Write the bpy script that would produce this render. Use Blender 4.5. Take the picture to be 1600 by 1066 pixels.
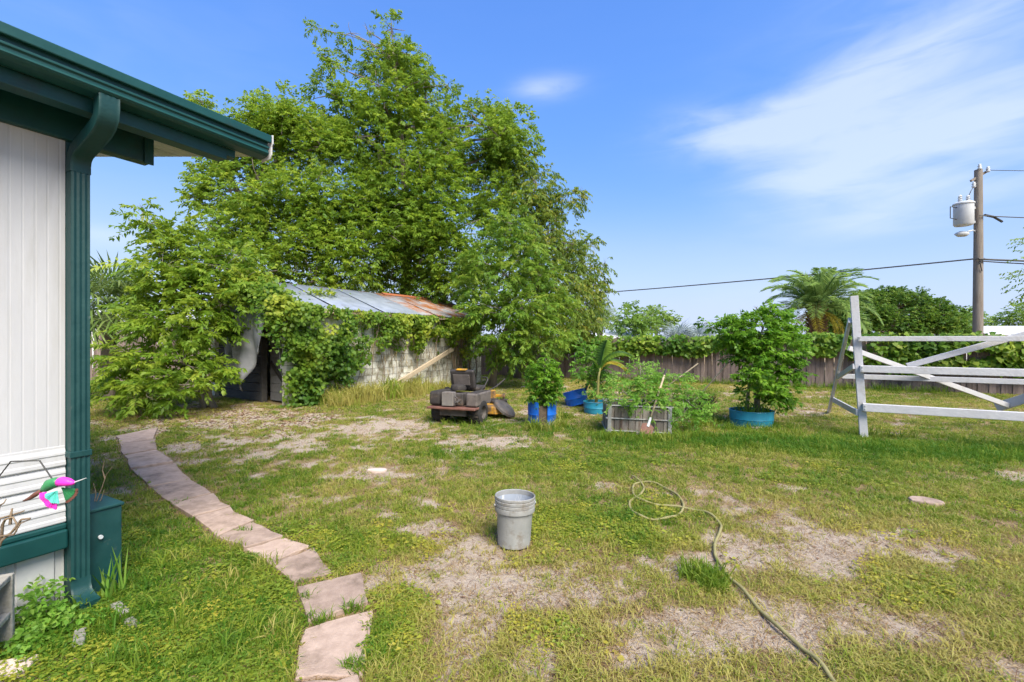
import bpy, bmesh, math, random
import numpy as np
from mathutils import Vector, Matrix
S = bpy.context.scene
for o in list(bpy.data.objects): bpy.data.objects.remove(o)
R = math.radians
# ------------------------------------------------------------------ camera
F = 711.1; EYE = 1.6
cd = bpy.data.cameras.new('camera'); cam = bpy.data.objects.new('camera', cd)
S.collection.objects.link(cam); S.camera = cam
cam.location = (0, 0, EYE); cam.rotation_euler = (R(90), 0, 0)
cd.lens = 16; cd.sensor_width = 36; S.render.engine = 'CYCLES'; S.cycles.max_bounces = 8; S.cycles.adaptive_threshold = .03; S.cycles.diffuse_bounces = 4; S.cycles.transmission_bounces = 6
cd.clip_start = 0.05; cd.clip_end = 3000
# ------------------------------------------------------------------ light
SUN_EL, SUN_AZ = 50, 152          # azimuth: compass bearing the sun stands at, 0 = +Y, clockwise
SKY_STRENGTH, SUN_STRENGTH, EXPOSURE = 0.15, 2.9, 1.5
W = bpy.data.worlds.new('World'); S.world = W; W.use_nodes = True
nt = W.node_tree; nt.nodes.clear()
def wn(t, **k):
    n = nt.nodes.new(t)
    for a, b in k.items(): setattr(n, a, b)
    return n
def wmath(op, a, b=None, c=None):
    n = wn('ShaderNodeMath', operation=op)
    for i, v in enumerate((a, b, c)):
        if v is None: continue
        if isinstance(v, (int, float)): n.inputs[i].default_value = v
        else: nt.links.new(v, n.inputs[i])
    return n.outputs[0]
out = wn('ShaderNodeOutputWorld'); bg = wn('ShaderNodeBackground')
sky = wn('ShaderNodeTexSky', sky_type='NISHITA', sun_disc=False)
sky.sun_elevation = R(SUN_EL); sky.sun_rotation = R(SUN_AZ)
sky.altitude = 0; sky.air_density = 1.0; sky.dust_density = 0.35; sky.ozone_density = 3.2
tc = wn('ShaderNodeTexCoord'); sep = wn('ShaderNodeSeparateXYZ'); nt.links.new(tc.outputs['Generated'], sep.inputs[0])
def cloud_layer(scale, sx, sy, rot, seed):
    den = wmath('ADD', wmath('MAXIMUM', sep.outputs[2], 0.0), 0.32)
    cb = wn('ShaderNodeCombineXYZ')
    nt.links.new(wmath('DIVIDE', sep.outputs[0], den), cb.inputs[0]); nt.links.new(wmath('DIVIDE', sep.outputs[1], den), cb.inputs[1])
    mp = wn('ShaderNodeMapping'); nt.links.new(cb.outputs[0], mp.inputs[0])
    mp.inputs['Location'].default_value = (seed, seed*.7, 0); mp.inputs['Rotation'].default_value = (0, 0, rot); mp.inputs['Scale'].default_value = (sx, sy, 1)
    nz = wn('ShaderNodeTexNoise'); nt.links.new(mp.outputs[0], nz.inputs['Vector'])
    nz.inputs['Scale'].default_value = scale; nz.inputs['Detail'].default_value = 4; nz.inputs['Roughness'].default_value = .5; nz.inputs['Distortion'].default_value = .5
    return nz.outputs[0]
def wisp(scale, tilt, sq, seed):
    mp = wn('ShaderNodeMapping'); nt.links.new(tc.outputs['Generated'], mp.inputs[0])
    mp.inputs['Location'].default_value = (seed, seed*.3, 0); mp.inputs['Rotation'].default_value = (0, tilt, 0); mp.inputs['Scale'].default_value = (1, 1, sq)
    nz = wn('ShaderNodeTexNoise'); nt.links.new(mp.outputs[0], nz.inputs['Vector'])
    nz.inputs['Scale'].default_value = scale; nz.inputs['Detail'].default_value = 5; nz.inputs['Roughness'].default_value = .52; nz.inputs['Distortion'].default_value = .7
    return nz.outputs[0]
streak = wmath('ADD', wmath('MULTIPLY', wisp(2.2, R(18), 3.0, 2.2), .6), wmath('MULTIPLY', wisp(6.5, R(16), 4.5, 5.1), .4))
broad = cloud_layer(.8, 1, 1.3, 0, 7.7)
def blob(px, py, rad, amp, sq=2.6, tilt=12):
    # soft elongated patch of cloud round a direction: long axis level, tilted a little
    v = Vector(((px-800)/F, 1, (533-py)/F)).normalized(); rt = Vector((v.y, -v.x, 0)).normalized(); upv = rt.cross(v)
    a = R(tilt); e1 = rt*math.cos(a)+upv*math.sin(a); e2 = upv*math.cos(a)-rt*math.sin(a); tot = None
    for e, r_ in ((e1, rad*1.5), (e2, rad*1.5/sq)):
        dt = wn('ShaderNodeVectorMath', operation='DOT_PRODUCT'); nt.links.new(tc.outputs['Generated'], dt.inputs[0]); dt.inputs[1].default_value = e/r_
        q = wmath('SUBTRACT', dt.outputs['Value'], v.dot(e/r_)); q = wmath('MULTIPLY', q, q); tot = q if tot is None else wmath('ADD', tot, q)
    fw = wn('ShaderNodeVectorMath', operation='DOT_PRODUCT'); nt.links.new(tc.outputs['Generated'], fw.inputs[0]); fw.inputs[1].default_value = v
    return wmath('MULTIPLY', wmath('MULTIPLY', wmath('POWER', 2.718, wmath('MULTIPLY', tot, -1.6)), amp), wmath('GREATER_THAN', fw.outputs['Value'], 0))
acc = None
for b in [(1090,192,.07,.5,2.6,-14),(1130,203,.11,.75,3.6,-2),(1250,185,.13,.65,3.2,14),(1380,130,.16,.55,2.8,24),(1450,70,.2,.5,2.2,30),(1330,40,.25,.2,2.2,20),(1290,262,.12,.42,4,6),(1440,222,.17,.66,4.2,14),(1580,180,.2,.62,3.6,12),(1480,300,.16,.48,5,2),(1600,290,.14,.3,4,0),(855,137,.06,1.0,3.2,3),(165,369,.07,.6,4,0),(1370,357,.08,.4,5,0),(1240,465,.16,.3,3,0),(200,60,.3,.16,2,0)]:
    v = blob(*b); acc = v if acc is None else wmath('ADD', acc, v)
dens = wmath('MULTIPLY', wmath('ADD', acc, wmath('MULTIPLY', broad, .18)), wmath('SUBTRACT', wmath('MULTIPLY', streak, 2.6), .55))
mr = wn('ShaderNodeMapRange', interpolation_type='SMOOTHSTEP'); nt.links.new(dens, mr.inputs[0])
mr.inputs[1].default_value = .0; mr.inputs[2].default_value = 1.25; mr.inputs[3].default_value = 0; mr.inputs[4].default_value = .6
mx = wn('ShaderNodeMix', data_type='RGBA'); nt.links.new(mr.outputs[0], mx.inputs[0])
def vscale(s_, k):
    v = wn('ShaderNodeVectorMath', operation='SCALE'); nt.links.new(s_, v.inputs[0]); v.inputs['Scale'].default_value = k; return v.outputs[0]
cvn = wn('ShaderNodeRGBCurve'); nt.links.new(vscale(sky.outputs[0], 1/8), cvn.inputs['Color'])   # the photograph's rendition of the sky: highlights held back
for ch, pts in enumerate((((0,0),(.105,.069),(.169,.107),(.34,.25),(.75,.34),(1,.36)), ((0,0),(.184,.174),(.289,.235),(.54,.36),(.87,.40),(1,.41)), ((0,0),(.2,.28),(.351,.478),(.51,.52),(.69,.535),(1,.54)))):
    c = cvn.mapping.curves[ch]
    c.points[0].location = pts[0]; c.points[1].location = pts[-1]
    for p in pts[1:-1]: c.points.new(*p)
cvn.mapping.update()
nt.links.new(vscale(cvn.outputs[0], 9.2/2**(EXPOSURE-.55)), mx.inputs[6]); mx.inputs[7].default_value = (2.2, 2.4, 2.7, 1)
nt.links.new(mx.outputs[2], bg.inputs[0]); bg.inputs[1].default_value = SKY_STRENGTH
nt.links.new(bg.outputs[0], out.inputs[0])
sl = bpy.data.lights.new('sun', 'SUN'); so = bpy.data.objects.new('sun', sl); S.collection.objects.link(so)
sl.energy = SUN_STRENGTH; sl.angle = R(35); sl.color = (1, .93, .80)
sd = Vector((math.sin(R(SUN_AZ))*math.cos(R(SUN_EL)), math.cos(R(SUN_AZ))*math.cos(R(SUN_EL)), math.sin(R(SUN_EL))))
so.rotation_euler = sd.to_track_quat('Z', 'Y').to_euler(); so.location = (0, 0, 30)
S.view_settings.view_transform = 'Standard'; S.view_settings.look = 'None'; S.view_settings.exposure = EXPOSURE; S.view_settings.gamma = 1
# ------------------------------------------------------------------ helpers
def P(px, py, d): return Vector(((px-800)/F*d, d, EYE+(533-py)/F*d))
def G(px, py):
    d = EYE*F/(py-533); return Vector(((px-800)/F*d, d, 0))
C = S.collection
def thing(name, label, cat, loc=(0,0,0), rotz=0, group=None):
    o = bpy.data.objects.new(name, None); C.objects.link(o)
    o.location = loc; o.rotation_euler = (0, 0, rotz); o.empty_display_size = .1
    return tag(o, label, cat, group)
def tag(o, label=None, cat=None, group=None, kind=None):
    if label: o['label'] = label
    if cat: o['category'] = cat
    if group: o['group'] = group
    if kind: o['kind'] = kind
    return o
def link(name, me, m=None, parent=None, loc=None, rot=None, scale=None):
    o = bpy.data.objects.new(name, me); C.objects.link(o)
    if m is not None and not me.materials: me.materials.append(m)
    if parent is not None: o.parent = parent
    if loc is not None: o.location = loc
    if rot is not None: o.rotation_euler = rot
    if scale is not None: o.scale = scale
    return o
class MB:
    def __init__(s): s.v = []; s.f = []
    def add(s, vs, fs, M=None):
        b = len(s.v)
        s.v += [(M @ Vector(v)) if M is not None else Vector(v) for v in vs]; s.f += [[i+b for i in f] for f in fs]; return s
    def box(s, x0, x1, y0, y1, z0, z1, M=None):
        return s.add([(x0,y0,z0),(x1,y0,z0),(x1,y1,z0),(x0,y1,z0),(x0,y0,z1),(x1,y0,z1),(x1,y1,z1),(x0,y1,z1)],
                     [(0,3,2,1),(4,5,6,7),(0,1,5,4),(1,2,6,5),(2,3,7,6),(3,0,4,7)], M)
    def tube(s, pts, r, n=8, M=None, cap=True):
        pts = [Vector(p) for p in pts]; rs = r if isinstance(r, (list, tuple)) else [r]*len(pts)
        vs = []; fs = []; ref = None
        for i, p in enumerate(pts):
            t = (pts[min(i+1, len(pts)-1)]-pts[max(i-1, 0)])
            if t.length < 1e-9: t = Vector((0,0,1))
            t.normalize()
            if ref is None: ref = t.orthogonal()
            a = (ref-t*ref.dot(t)); a = a.normalized() if a.length > 1e-6 else t.orthogonal().normalized()
            ref = a; b = t.cross(a)
            for k in range(n):
                an = 2*math.pi*k/n; vs.append(p+(a*math.cos(an)+b*math.sin(an))*rs[i])
        for i in range(len(pts)-1):
            for k in range(n):
                k2 = (k+1) % n; fs.append((i*n+k, i*n+k2, (i+1)*n+k2, (i+1)*n+k))
        if cap: fs.append(tuple(range(n-1, -1, -1))); fs.append(tuple((len(pts)-1)*n+k for k in range(n)))
        return s.add(vs, fs, M)
    def lathe(s, prof, n=24, M=None, a0=0, a1=2*math.pi):
        full = abs(a1-a0-2*math.pi) < 1e-6; m = n if full else n+1
        vs = []; fs = []
        for k in range(m):
            a = a0+(a1-a0)*k/n
            for r, z in prof: vs.append((r*math.cos(a), r*math.sin(a), z))
        L = len(prof)
        for k in range(n):
            k2 = (k+1) % m
            for i in range(L-1): fs.append((k*L+i, k2*L+i, k2*L+i+1, k*L+i+1))
        return s.add(vs, fs, M)
    def prism(s, poly, axis_len, M=None):      # poly in local (y,z), extruded along x from axis_len[0] to [1]
        n = len(poly); x0, x1 = axis_len
        vs = [(x0, y, z) for y, z in poly]+[(x1, y, z) for y, z in poly]
        fs = [(i, (i+1) % n, (i+1) % n+n, i+n) for i in range(n)]+[tuple(range(n-1, -1, -1)), tuple(range(n, 2*n))]
        return s.add(vs, fs, M)
    def beam(s, a, b, w, h, up=(0,0,1)):       # rectangular bar from a to b: w sideways, h along up
        a = Vector(a); b = Vector(b); d = b-a; L = d.length; d.normalize()
        sd_ = d.cross(Vector(up)).normalized(); u = sd_.cross(d)
        M = Matrix((( d.x, sd_.x, u.x, a.x),(d.y, sd_.y, u.y, a.y),(d.z, sd_.z, u.z, a.z),(0,0,0,1)))
        return s.box(0, L, -w/2, w/2, -h/2, h/2, M)
    def mesh(s, name, fix=True):
        me = bpy.data.meshes.new(name); me.from_pydata([tuple(v) for v in s.v], [], s.f)
        if fix:
            bm = bmesh.new(); bm.from_mesh(me); bmesh.ops.recalc_face_normals(bm, faces=bm.faces); bm.to_mesh(me); bm.free()
        return me
    def build(s, name, m, parent=None, smooth=False, bevel=0, **k):
        me = s.mesh(name); o = link(name, me, m, parent, **k)
        if smooth:
            me.polygons.foreach_set('use_smooth', [True]*len(me.polygons))
            if smooth != True:
                for e in me.edges: pass
                me.set_sharp_from_angle(angle=R(smooth))
        if bevel:
            md = o.modifiers.new('bevel', 'BEVEL'); md.width = bevel; md.segments = 2; md.limit_method = 'ANGLE'; md.angle_limit = R(40)
        return o
def copy_of(o, parent, loc=None, rot=None, scale=None):
    c = o.copy(); C.objects.link(c); c.parent = parent
    if loc is not None: c.location = loc
    if rot is not None: c.rotation_euler = rot
    if scale is not None: c.scale = scale
    return c
def quads(name, V, nper, tint=None, faces=None):
    """V (N,nper,3) numpy: each row one n-gon (or faces given per row)."""
    N = V.shape[0]; me = bpy.data.meshes.new(name)
    me.vertices.add(N*nper); me.vertices.foreach_set('co', V.reshape(-1).astype(np.float32))
    fl = [list(range(nper))] if faces is None else faces
    base = (np.arange(N)*nper)[:, None]
    loops = np.concatenate([base+np.array(f)[None, :] for f in fl], axis=1).reshape(-1)
    cnt = np.tile(np.array([len(f) for f in fl]), N)
    me.loops.add(len(loops)); me.loops.foreach_set('vertex_index', loops.astype(np.int32))
    me.polygons.add(len(cnt)); st = np.concatenate([[0], np.cumsum(cnt)[:-1]])
    me.polygons.foreach_set('loop_start', st.astype(np.int32))
    me.update(calc_edges=True)
    if tint is not None:
        a = me.attributes.new('tint', 'FLOAT', 'POINT'); a.data.foreach_set('value', np.repeat(tint, nper).astype(np.float32))
    return me
# --- numpy value noise
def hsh(ix, iy, iz, seed):
    n = (ix.astype(np.int64)*374761393+iy.astype(np.int64)*668265263+iz.astype(np.int64)*2147483647+seed*1274126177) & 0xffffffff
    n = ((n ^ (n >> 13))*1274126177) & 0xffffffff
    n = ((n ^ (n >> 16))*2246822519) & 0xffffffff
    return ((n ^ (n >> 15)) & 0xffffff)/float(0xffffff)
def vnoise(p, seed=0):
    f = np.floor(p); t = p-f; t = t*t*(3-2*t); i = f.astype(np.int64); r = 0
    for dx in (0, 1):
        for dy in (0, 1):
            for dz in (0, 1):
                w = (t[:,0] if dx else 1-t[:,0])*(t[:,1] if dy else 1-t[:,1])*(t[:,2] if dz else 1-t[:,2])
                r = r+w*hsh(i[:,0]+dx, i[:,1]+dy, i[:,2]+dz, seed)
    return r
def fbm(x, y, sc, seed=0, oct=4):
    p = np.stack([x/sc, y/sc, np.zeros_like(x)+.5], 1); r = 0; a = 1; tot = 0
    for k in range(oct): r = r+a*vnoise(p*2**k+k*17.3, seed+k); tot += a; a *= .55
    return r/tot
def sstep(a, b, x): t = np.clip((x-a)/(b-a), 0, 1); return t*t*(3-2*t)
# ------------------------------------------------------------------ materials
MATS = {}
def newmat(name):
    m = bpy.data.materials.new(name); m.use_nodes = True; n = m.node_tree; b = n.nodes['Principled BSDF']; MATS[name] = m
    return m, n, b
def rgb(c): return (c[0], c[1], c[2], 1)
def pm(name, c1, c2, scale=6, rough=.7, bump=.2, c3=None, c3amt=.5, c3scale=2.5, rnd=0., metal=0., stretch=(1,1,1), bscale=None, spec=.4):
    m, n, b = newmat(name); N = n.nodes.new; L = n.links.new
    tcn = N('ShaderNodeTexCoord'); mp = N('ShaderNodeMapping'); L(tcn.outputs['Object'], mp.inputs[0]); mp.inputs['Scale'].default_value = stretch
    oi = N('ShaderNodeObjectInfo'); ad = N('ShaderNodeVectorMath'); ad.operation = 'ADD'
    sc = N('ShaderNodeVectorMath'); sc.operation = 'SCALE'; sc.inputs[0].default_value = (13, 7, 5); L(oi.outputs['Random'], sc.inputs['Scale'])
    L(mp.outputs[0], ad.inputs[0]); L(sc.outputs[0], ad.inputs[1])
    nz = N('ShaderNodeTexNoise'); nz.inputs['Scale'].default_value = scale; nz.inputs['Detail'].default_value = 6; nz.inputs['Roughness'].default_value = .62; L(ad.outputs[0], nz.inputs['Vector'])
    rp = N('ShaderNodeMapRange'); rp.inputs[1].default_value = .3; rp.inputs[2].default_value = .7; L(nz.outputs[0], rp.inputs[0])
    mix = N('ShaderNodeMix'); mix.data_type = 'RGBA'; mix.inputs[6].default_value = rgb(c1); mix.inputs[7].default_value = rgb(c2); L(rp.outputs[0], mix.inputs[0])
    col = mix.outputs[2]
    if c3 is not None:
        n3 = N('ShaderNodeTexNoise'); n3.inputs['Scale'].default_value = c3scale; n3.inputs['Detail'].default_value = 8; n3.inputs['Roughness'].default_value = .7; L(ad.outputs[0], n3.inputs['Vector'])
        r3 = N('ShaderNodeMapRange'); r3.inputs[1].default_value = 1-c3amt-.07; r3.inputs[2].default_value = 1-c3amt+.1; L(n3.outputs[0], r3.inputs[0])
        m3 = N('ShaderNodeMix'); m3.data_type = 'RGBA'; m3.inputs[7].default_value = rgb(c3); L(col, m3.inputs[6]); L(r3.outputs[0], m3.inputs[0]); col = m3.outputs[2]
    if rnd:
        hv = N('ShaderNodeHueSaturation'); mrr = N('ShaderNodeMapRange'); mrr.inputs[3].default_value = 1-rnd; mrr.inputs[4].default_value = 1+rnd
        L(oi.outputs['Random'], mrr.inputs[0]); L(mrr.outputs[0], hv.inputs['Value']); L(col, hv.inputs['Color']); col = hv.outputs[0]
    L(col, b.inputs['Base Color'])
    rr = N('ShaderNodeMapRange'); rr.inputs[3].default_value = max(0.05, rough-.12); rr.inputs[4].default_value = min(1, rough+.12); L(nz.outputs[0], rr.inputs[0]); L(rr.outputs[0], b.inputs['Roughness'])
    b.inputs['Metallic'].default_value = metal; b.inputs['Specular IOR Level'].default_value = spec
    if bump:
        bn = N('ShaderNodeTexNoise'); bn.inputs['Scale'].default_value = bscale or scale*4; bn.inputs['Detail'].default_value = 5; L(ad.outputs[0], bn.inputs['Vector'])
        bu = N('ShaderNodeBump'); bu.inputs['Strength'].default_value = bump; bu.inputs['Distance'].default_value = .02; L(bn.outputs[0], bu.inputs['Height']); L(bu.outputs[0], b.inputs['Normal'])
    return m
def leafm(name, dark, mid, light, trans=.35, rough=.5, attr='GEOMETRY', spec=.35):
    m, n, b = newmat(name); N = n.nodes.new; L = n.links.new
    at = N('ShaderNodeAttribute'); at.attribute_name = 'tint'; at.attribute_type = attr
    cr = N('ShaderNodeValToRGB'); e = cr.color_ramp.elements; e[0].color = rgb(dark); e[1].color = rgb(light); e[0].position = .05; e[1].position = .95
    k = e.new(.5); k.color = rgb(mid); L(at.outputs['Fac'], cr.inputs[0])
    L(cr.outputs[0], b.inputs['Base Color']); b.inputs['Roughness'].default_value = rough; b.inputs['Specular IOR Level'].default_value = spec
    tr = N('ShaderNodeBsdfTranslucent'); hs = N('ShaderNodeHueSaturation'); hs.inputs['Value'].default_value = 1.25; hs.inputs['Hue'].default_value = .49; L(cr.outputs[0], hs.inputs['Color']); L(hs.outputs[0], tr.inputs[0])
    ms = N('ShaderNodeMixShader'); ms.inputs[0].default_value = trans; L(b.outputs[0], ms.inputs[1]); L(tr.outputs[0], ms.inputs[2])
    L(ms.outputs[0], n.nodes['Material Output'].inputs[0]); return m
M_white = pm('white_siding', (.45,.45,.465), (.51,.51,.52), 3, .5, .04, c3=(.40,.395,.385), c3amt=.40, c3scale=1.4, stretch=(2.5,2.5,.3))
M_skirt = pm('white_skirting', (.44,.44,.44), (.52,.515,.51), 4, .6, .08, c3=(.38,.34,.28), c3amt=.36, c3scale=3)
M_green = pm('dark_green_paint', (.004,.045,.045), (.007,.062,.06), 5, .42, .05, c3=(.012,.03,.028), c3amt=.36, c3scale=3, stretch=(1,1,1))
M_greenb = pm('dark_green_weathered_paint', (.004,.04,.042), (.010,.055,.055), 9, .5, .1, c3=(.10,.12,.10), c3amt=.30, c3scale=14)
M_soffit = pm('beige_soffit', (.5,.47,.42), (.6,.57,.52), 3, .5, .03, c3=(.3,.27,.22), c3amt=.36, c3scale=2)
M_roofw = pm('white_roof_metal', (.6,.6,.6), (.68,.68,.67), 2, .5, .05)
M_conc = pm('concrete_block', (.20,.19,.17), (.29,.28,.25), 6, .9, .5, c3=(.15,.135,.10), c3amt=.42, c3scale=3, rnd=.16)
M_wallblock = pm('weathered_wall_block', (.58,.56,.49), (.74,.72,.65), 5, .9, .35, c3=(.22,.20,.13), c3amt=.46, c3scale=2.2, rnd=.18)
M_mortar = pm('mortar', (.2,.19,.16), (.3,.28,.24), 9, .95, .3)
M_slab = pm('pink_paving_slab', (.31,.225,.18), (.44,.33,.27), 14, .9, .35, c3=(.20,.145,.11), c3amt=.43, c3scale=3.2, rnd=.16, bscale=160)
M_pinkslab = pm('pale_stone', (.5,.4,.36), (.6,.48,.43), 14, .9, .3, bscale=120)
M_galv = pm('galvanized_sheet', (.30,.34,.40), (.42,.46,.52), 3, .45, .05, c3=(.22,.12,.06), c3amt=.33, c3scale=1.6, metal=.45, stretch=(1,1,1), rnd=.1)
M_rust = pm('rusty_sheet', (.28,.28,.30), (.42,.42,.43), 3, .6, .08, c3=(.34,.12,.03), c3amt=.52, c3scale=1.3, metal=.2, rnd=.15)
M_rustred = pm('rust_red', (.25,.07,.03), (.36,.13,.05), 5, .8, .1)
M_dkwood = pm('dark_wood', (.035,.033,.032), (.075,.07,.066), 5, .85, .3, stretch=(1,1,4), rnd=.25)
M_greywood = pm('grey_plank', (.16,.16,.17), (.24,.24,.25), 5, .85, .3, stretch=(1,4,4), rnd=.2)
M_fence = pm('weathered_fence_board', (.15,.112,.098), (.26,.20,.175), 6, .9, .5, c3=(.08,.055,.045), c3amt=.42, c3scale=3, stretch=(5,5,.6), rnd=.3)
M_timber = pm('pale_timber', (.36,.28,.19), (.48,.39,.28), 6, .85, .4, stretch=(6,6,1))
M_bark = pm('bark', (.15,.125,.10), (.28,.24,.20), 7, .9, .6, stretch=(1,1,.35))
M_twig = pm('dry_twig', (.17,.12,.08), (.29,.22,.15), 9, .9, .3)
M_frame = pm('white_painted_timber', (.45,.445,.46), (.54,.535,.55), 8, .6, .2, c3=(.36,.34,.32), c3amt=.40, c3scale=4)
M_tarp = pm('grey_tarp', (.16,.165,.185), (.25,.255,.275), 3, .6, .15, c3=(.13,.12,.11), c3amt=.42, c3scale=2)
M_bucket = pm('grey_plastic', (.23,.235,.23), (.34,.34,.33), 7, .55, .08, c3=(.17,.14,.11), c3amt=.43, c3scale=6)
M_bucketin = pm('paint_splashed_plastic', (.25,.28,.34), (.33,.37,.43), 5, .5, .05, c3=(.75,.75,.78), c3amt=.40, c3scale=9, stretch=(1,1,.3))
M_hose = pm('olive_hose', (.20,.18,.075), (.29,.26,.115), 20, .6, .1)
M_black = pm('dirty_black_plastic', (.025,.022,.021), (.055,.047,.043), 7, .65, .1, c3=(.14,.105,.08), c3amt=.38, c3scale=5)
M_engine = pm('engine_grey', (.055,.05,.047), (.13,.115,.105), 9, .6, .15, c3=(.16,.11,.075), c3amt=.4, c3scale=6, metal=.3)
M_pod = pm('dusty_grey_plastic', (.10,.085,.078), (.17,.145,.13), 7, .6, .08, c3=(.06,.05,.045), c3amt=.4, c3scale=4)
M_muff = pm('dusty_metal_guard', (.15,.135,.125), (.23,.21,.19), 8, .6, .12, c3=(.10,.07,.05), c3amt=.4, c3scale=5)
M_tyre = pm('tyre_rubber', (.018,.017,.017), (.04,.037,.035), 12, .8, .2, c3=(.13,.1,.08), c3amt=.38, c3scale=6)
M_yellow = pm('yellow_paint', (.50,.24,.015), (.60,.31,.02), 6, .5, .05, c3=(.15,.10,.06), c3amt=.5, c3scale=5)
M_plate = pm('rusty_plate', (.13,.055,.04), (.21,.10,.075), 8, .7, .15, c3=(.09,.06,.05), c3amt=.4)
M_blue = pm('blue_plastic', (.007,.09,.44), (.013,.14,.58), 6, .4, .04, c3=(.03,.07,.2), c3amt=.34, c3scale=4)
M_teal = pm('teal_plastic', (.012,.16,.26), (.022,.23,.34), 6, .45, .04, c3=(.03,.1,.14), c3amt=.36, c3scale=4)
M_soil = pm('soil', (.05,.035,.025), (.11,.08,.055), 14, .95, .6)
M_cage = pm('galvanized_tube', (.24,.24,.24), (.38,.38,.37), 12, .5, .1, c3=(.2,.13,.09), c3amt=.4, metal=.3)
M_panel = pm('weathered_panel_board', (.14,.115,.095), (.30,.28,.25), 3, .85, .3, c3=(.13,.09,.07), c3amt=.45, c3scale=3, stretch=(4,4,.6), rnd=.4)
M_pole = pm('utility_pole_wood', (.17,.145,.12), (.27,.235,.20), 4, .9, .5, c3=(.14,.1,.075), c3amt=.4, stretch=(5,5,.3))
M_steel = pm('pale_grey_steel', (.46,.48,.5), (.56,.58,.6), 4, .5, .03)
M_wire = pm('black_wire', (.03,.03,.03), (.06,.06,.06), 8, .6, 0)
M_mag = pm('magenta_paint', (.72,.03,.45), (.82,.06,.55), 12, .4, .04)
M_turq = pm('turquoise_paint', (.06,.55,.47), (.2,.7,.6), 30, .5, .2)
M_bird = pm('metallic_green_paint', (.02,.16,.06), (.05,.26,.10), 14, .4, .06)
M_brownp = pm('brown_feather_paint', (.11,.04,.03), (.17,.07,.05), 14, .6, .1)
M_glass = pm('window_glass', (.04,.05,.06), (.07,.08,.09), 2, .12, 0)
L_pecan = leafm('pecan_leaf', (0.089,0.187,0.021), (0.193,0.312,0.028), (0.386,0.483,0.050), 0.5)
L_left = leafm('left_tree_leaf', (0.083,0.189,0.021), (0.200,0.321,0.032), (0.385,0.482,0.050), 0.5)
L_droop = leafm('drooping_leaf', (0.083,0.163,0.026), (0.179,0.266,0.037), (0.413,0.382,0.058), 0.5)
L_china = leafm('chinaberry_leaf', (0.073,0.177,0.021), (0.161,0.286,0.032), (0.338,0.431,0.058), 0.5)
L_bush = leafm('sumac_leaf', (0.073,0.168,0.017), (0.183,0.300,0.026), (0.377,0.456,0.053), 0.5)
L_vine = leafm('vine_leaf', (0.065,0.164,0.019), (0.189,0.303,0.029), (0.415,0.454,0.053), 0.5)
L_citrus = leafm('citrus_leaf', (0.063,0.181,0.017), (0.148,0.313,0.026), (0.279,0.471,0.051), 0.5, .42)
L_hedge = leafm('fence_vine_leaf', (0.065,0.167,0.019), (0.164,0.292,0.029), (0.353,0.431,0.053), 0.5)
L_dome = leafm('dome_tree_leaf', (0.047,0.122,0.017), (0.109,0.214,0.026), (0.234,0.312,0.043), 0.4)
L_far = leafm('far_tree_leaf', (0.097,0.200,0.042), (0.182,0.315,0.054), (0.315,0.429,0.084), 0.5)
L_palm = leafm('palm_leaf', (0.099,0.195,0.048), (0.198,0.325,0.084), (0.352,0.468,0.156), 0.5)
L_fan = leafm('fan_palm_leaf', (0.065,0.120,0.026), (0.156,0.240,0.058), (0.338,0.420,0.130), .3)
L_silver = leafm('silver_palm_leaf', (.16,.21,.2), (.26,.32,.31), (.42,.47,.45), .2)
L_banana = leafm('banana_leaf', (.09,.2,.02), (.15,.28,.03), (.3,.4,.06), .45)
L_bananay = leafm('yellow_banana_leaf', (.35,.3,.03), (.5,.42,.04), (.6,.5,.08), .4)
L_weed = leafm('weed_leaf', (0.088,0.221,0.030), (0.165,0.351,0.042), (0.308,0.481,0.084), 0.5)
L_straw = leafm('straw', (.2,.14,.07), (.36,.27,.13), (.5,.4,.22), .3, .7)
L_grass = leafm('grass_blade', (0.077,0.190,0.014), (0.228,0.299,0.030), (0.419,0.379,0.108), 0.45, .55, 'INSTANCER')
L_clover = leafm('clover_leaf', (0.125,0.227,0.024), (0.281,0.339,0.036), (0.468,0.418,0.059), 0.45, .5, 'INSTANCER')
L_dead = leafm('dead_grass', (.16,.09,.05), (.30,.20,.10), (.46,.36,.2), .25, .8, 'INSTANCER')
L_litter = leafm('leaf_litter', (.10,.055,.035), (.18,.10,.06), (.3,.19,.11), .1, .8, 'INSTANCER')
# ------------------------------------------------------------------ ground cover fields
# path slabs, corners on the ground
def zc(p): return (160+p[0]/2.502, 640+p[1]/2.502)
DIV = [((52,112),(214,78)), ((66,140),(206,118)), ((80,184),(212,160)), ((112,243),(285,213)), ((186,308),(346,276)), ((268,378),(432,336)), ((345,436),(496,394)), ((440,506),(592,446)), ((560,556),(712,508)), ((652,617),(822,546)), ((745,690),(900,646))]
SLABS = []
for (a, b), (c, d) in zip(DIV[:-1], DIV[1:]): SLABS.append([a, b, d, c])
SLABS.append([(752,703),(1015,648),(1050,770),(790,850)])
SLABS.append([(780,866),(1058,788),(1024,1052),(735,1075)])
SLABS.append([(728,1095),(1015,1062),(1000,1300),(690,1340)])
SLABS = [[G(*zc(p)) for p in s] for s in SLABS]
def in_poly(x, y, poly):
    r = np.zeros(len(x), bool); n = len(poly); j = n-1
    for i in range(n):
        xi, yi = poly[i][0], poly[i][1]; xj, yj = poly[j][0], poly[j][1]
        c = ((yi > y) != (yj > y)) & (x < (xj-xi)*(y-yi)/(yj-yi+1e-12)+xi); r ^= c; j = i
    return r
def on_path(x, y, grow=0):
    r = np.zeros(len(x), bool)
    for s in SLABS:
        c = sum((Vector(p) for p in s), Vector())/4
        r |= in_poly(x, y, [c+(p-c)*(1+grow) for p in s])
    return r
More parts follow.
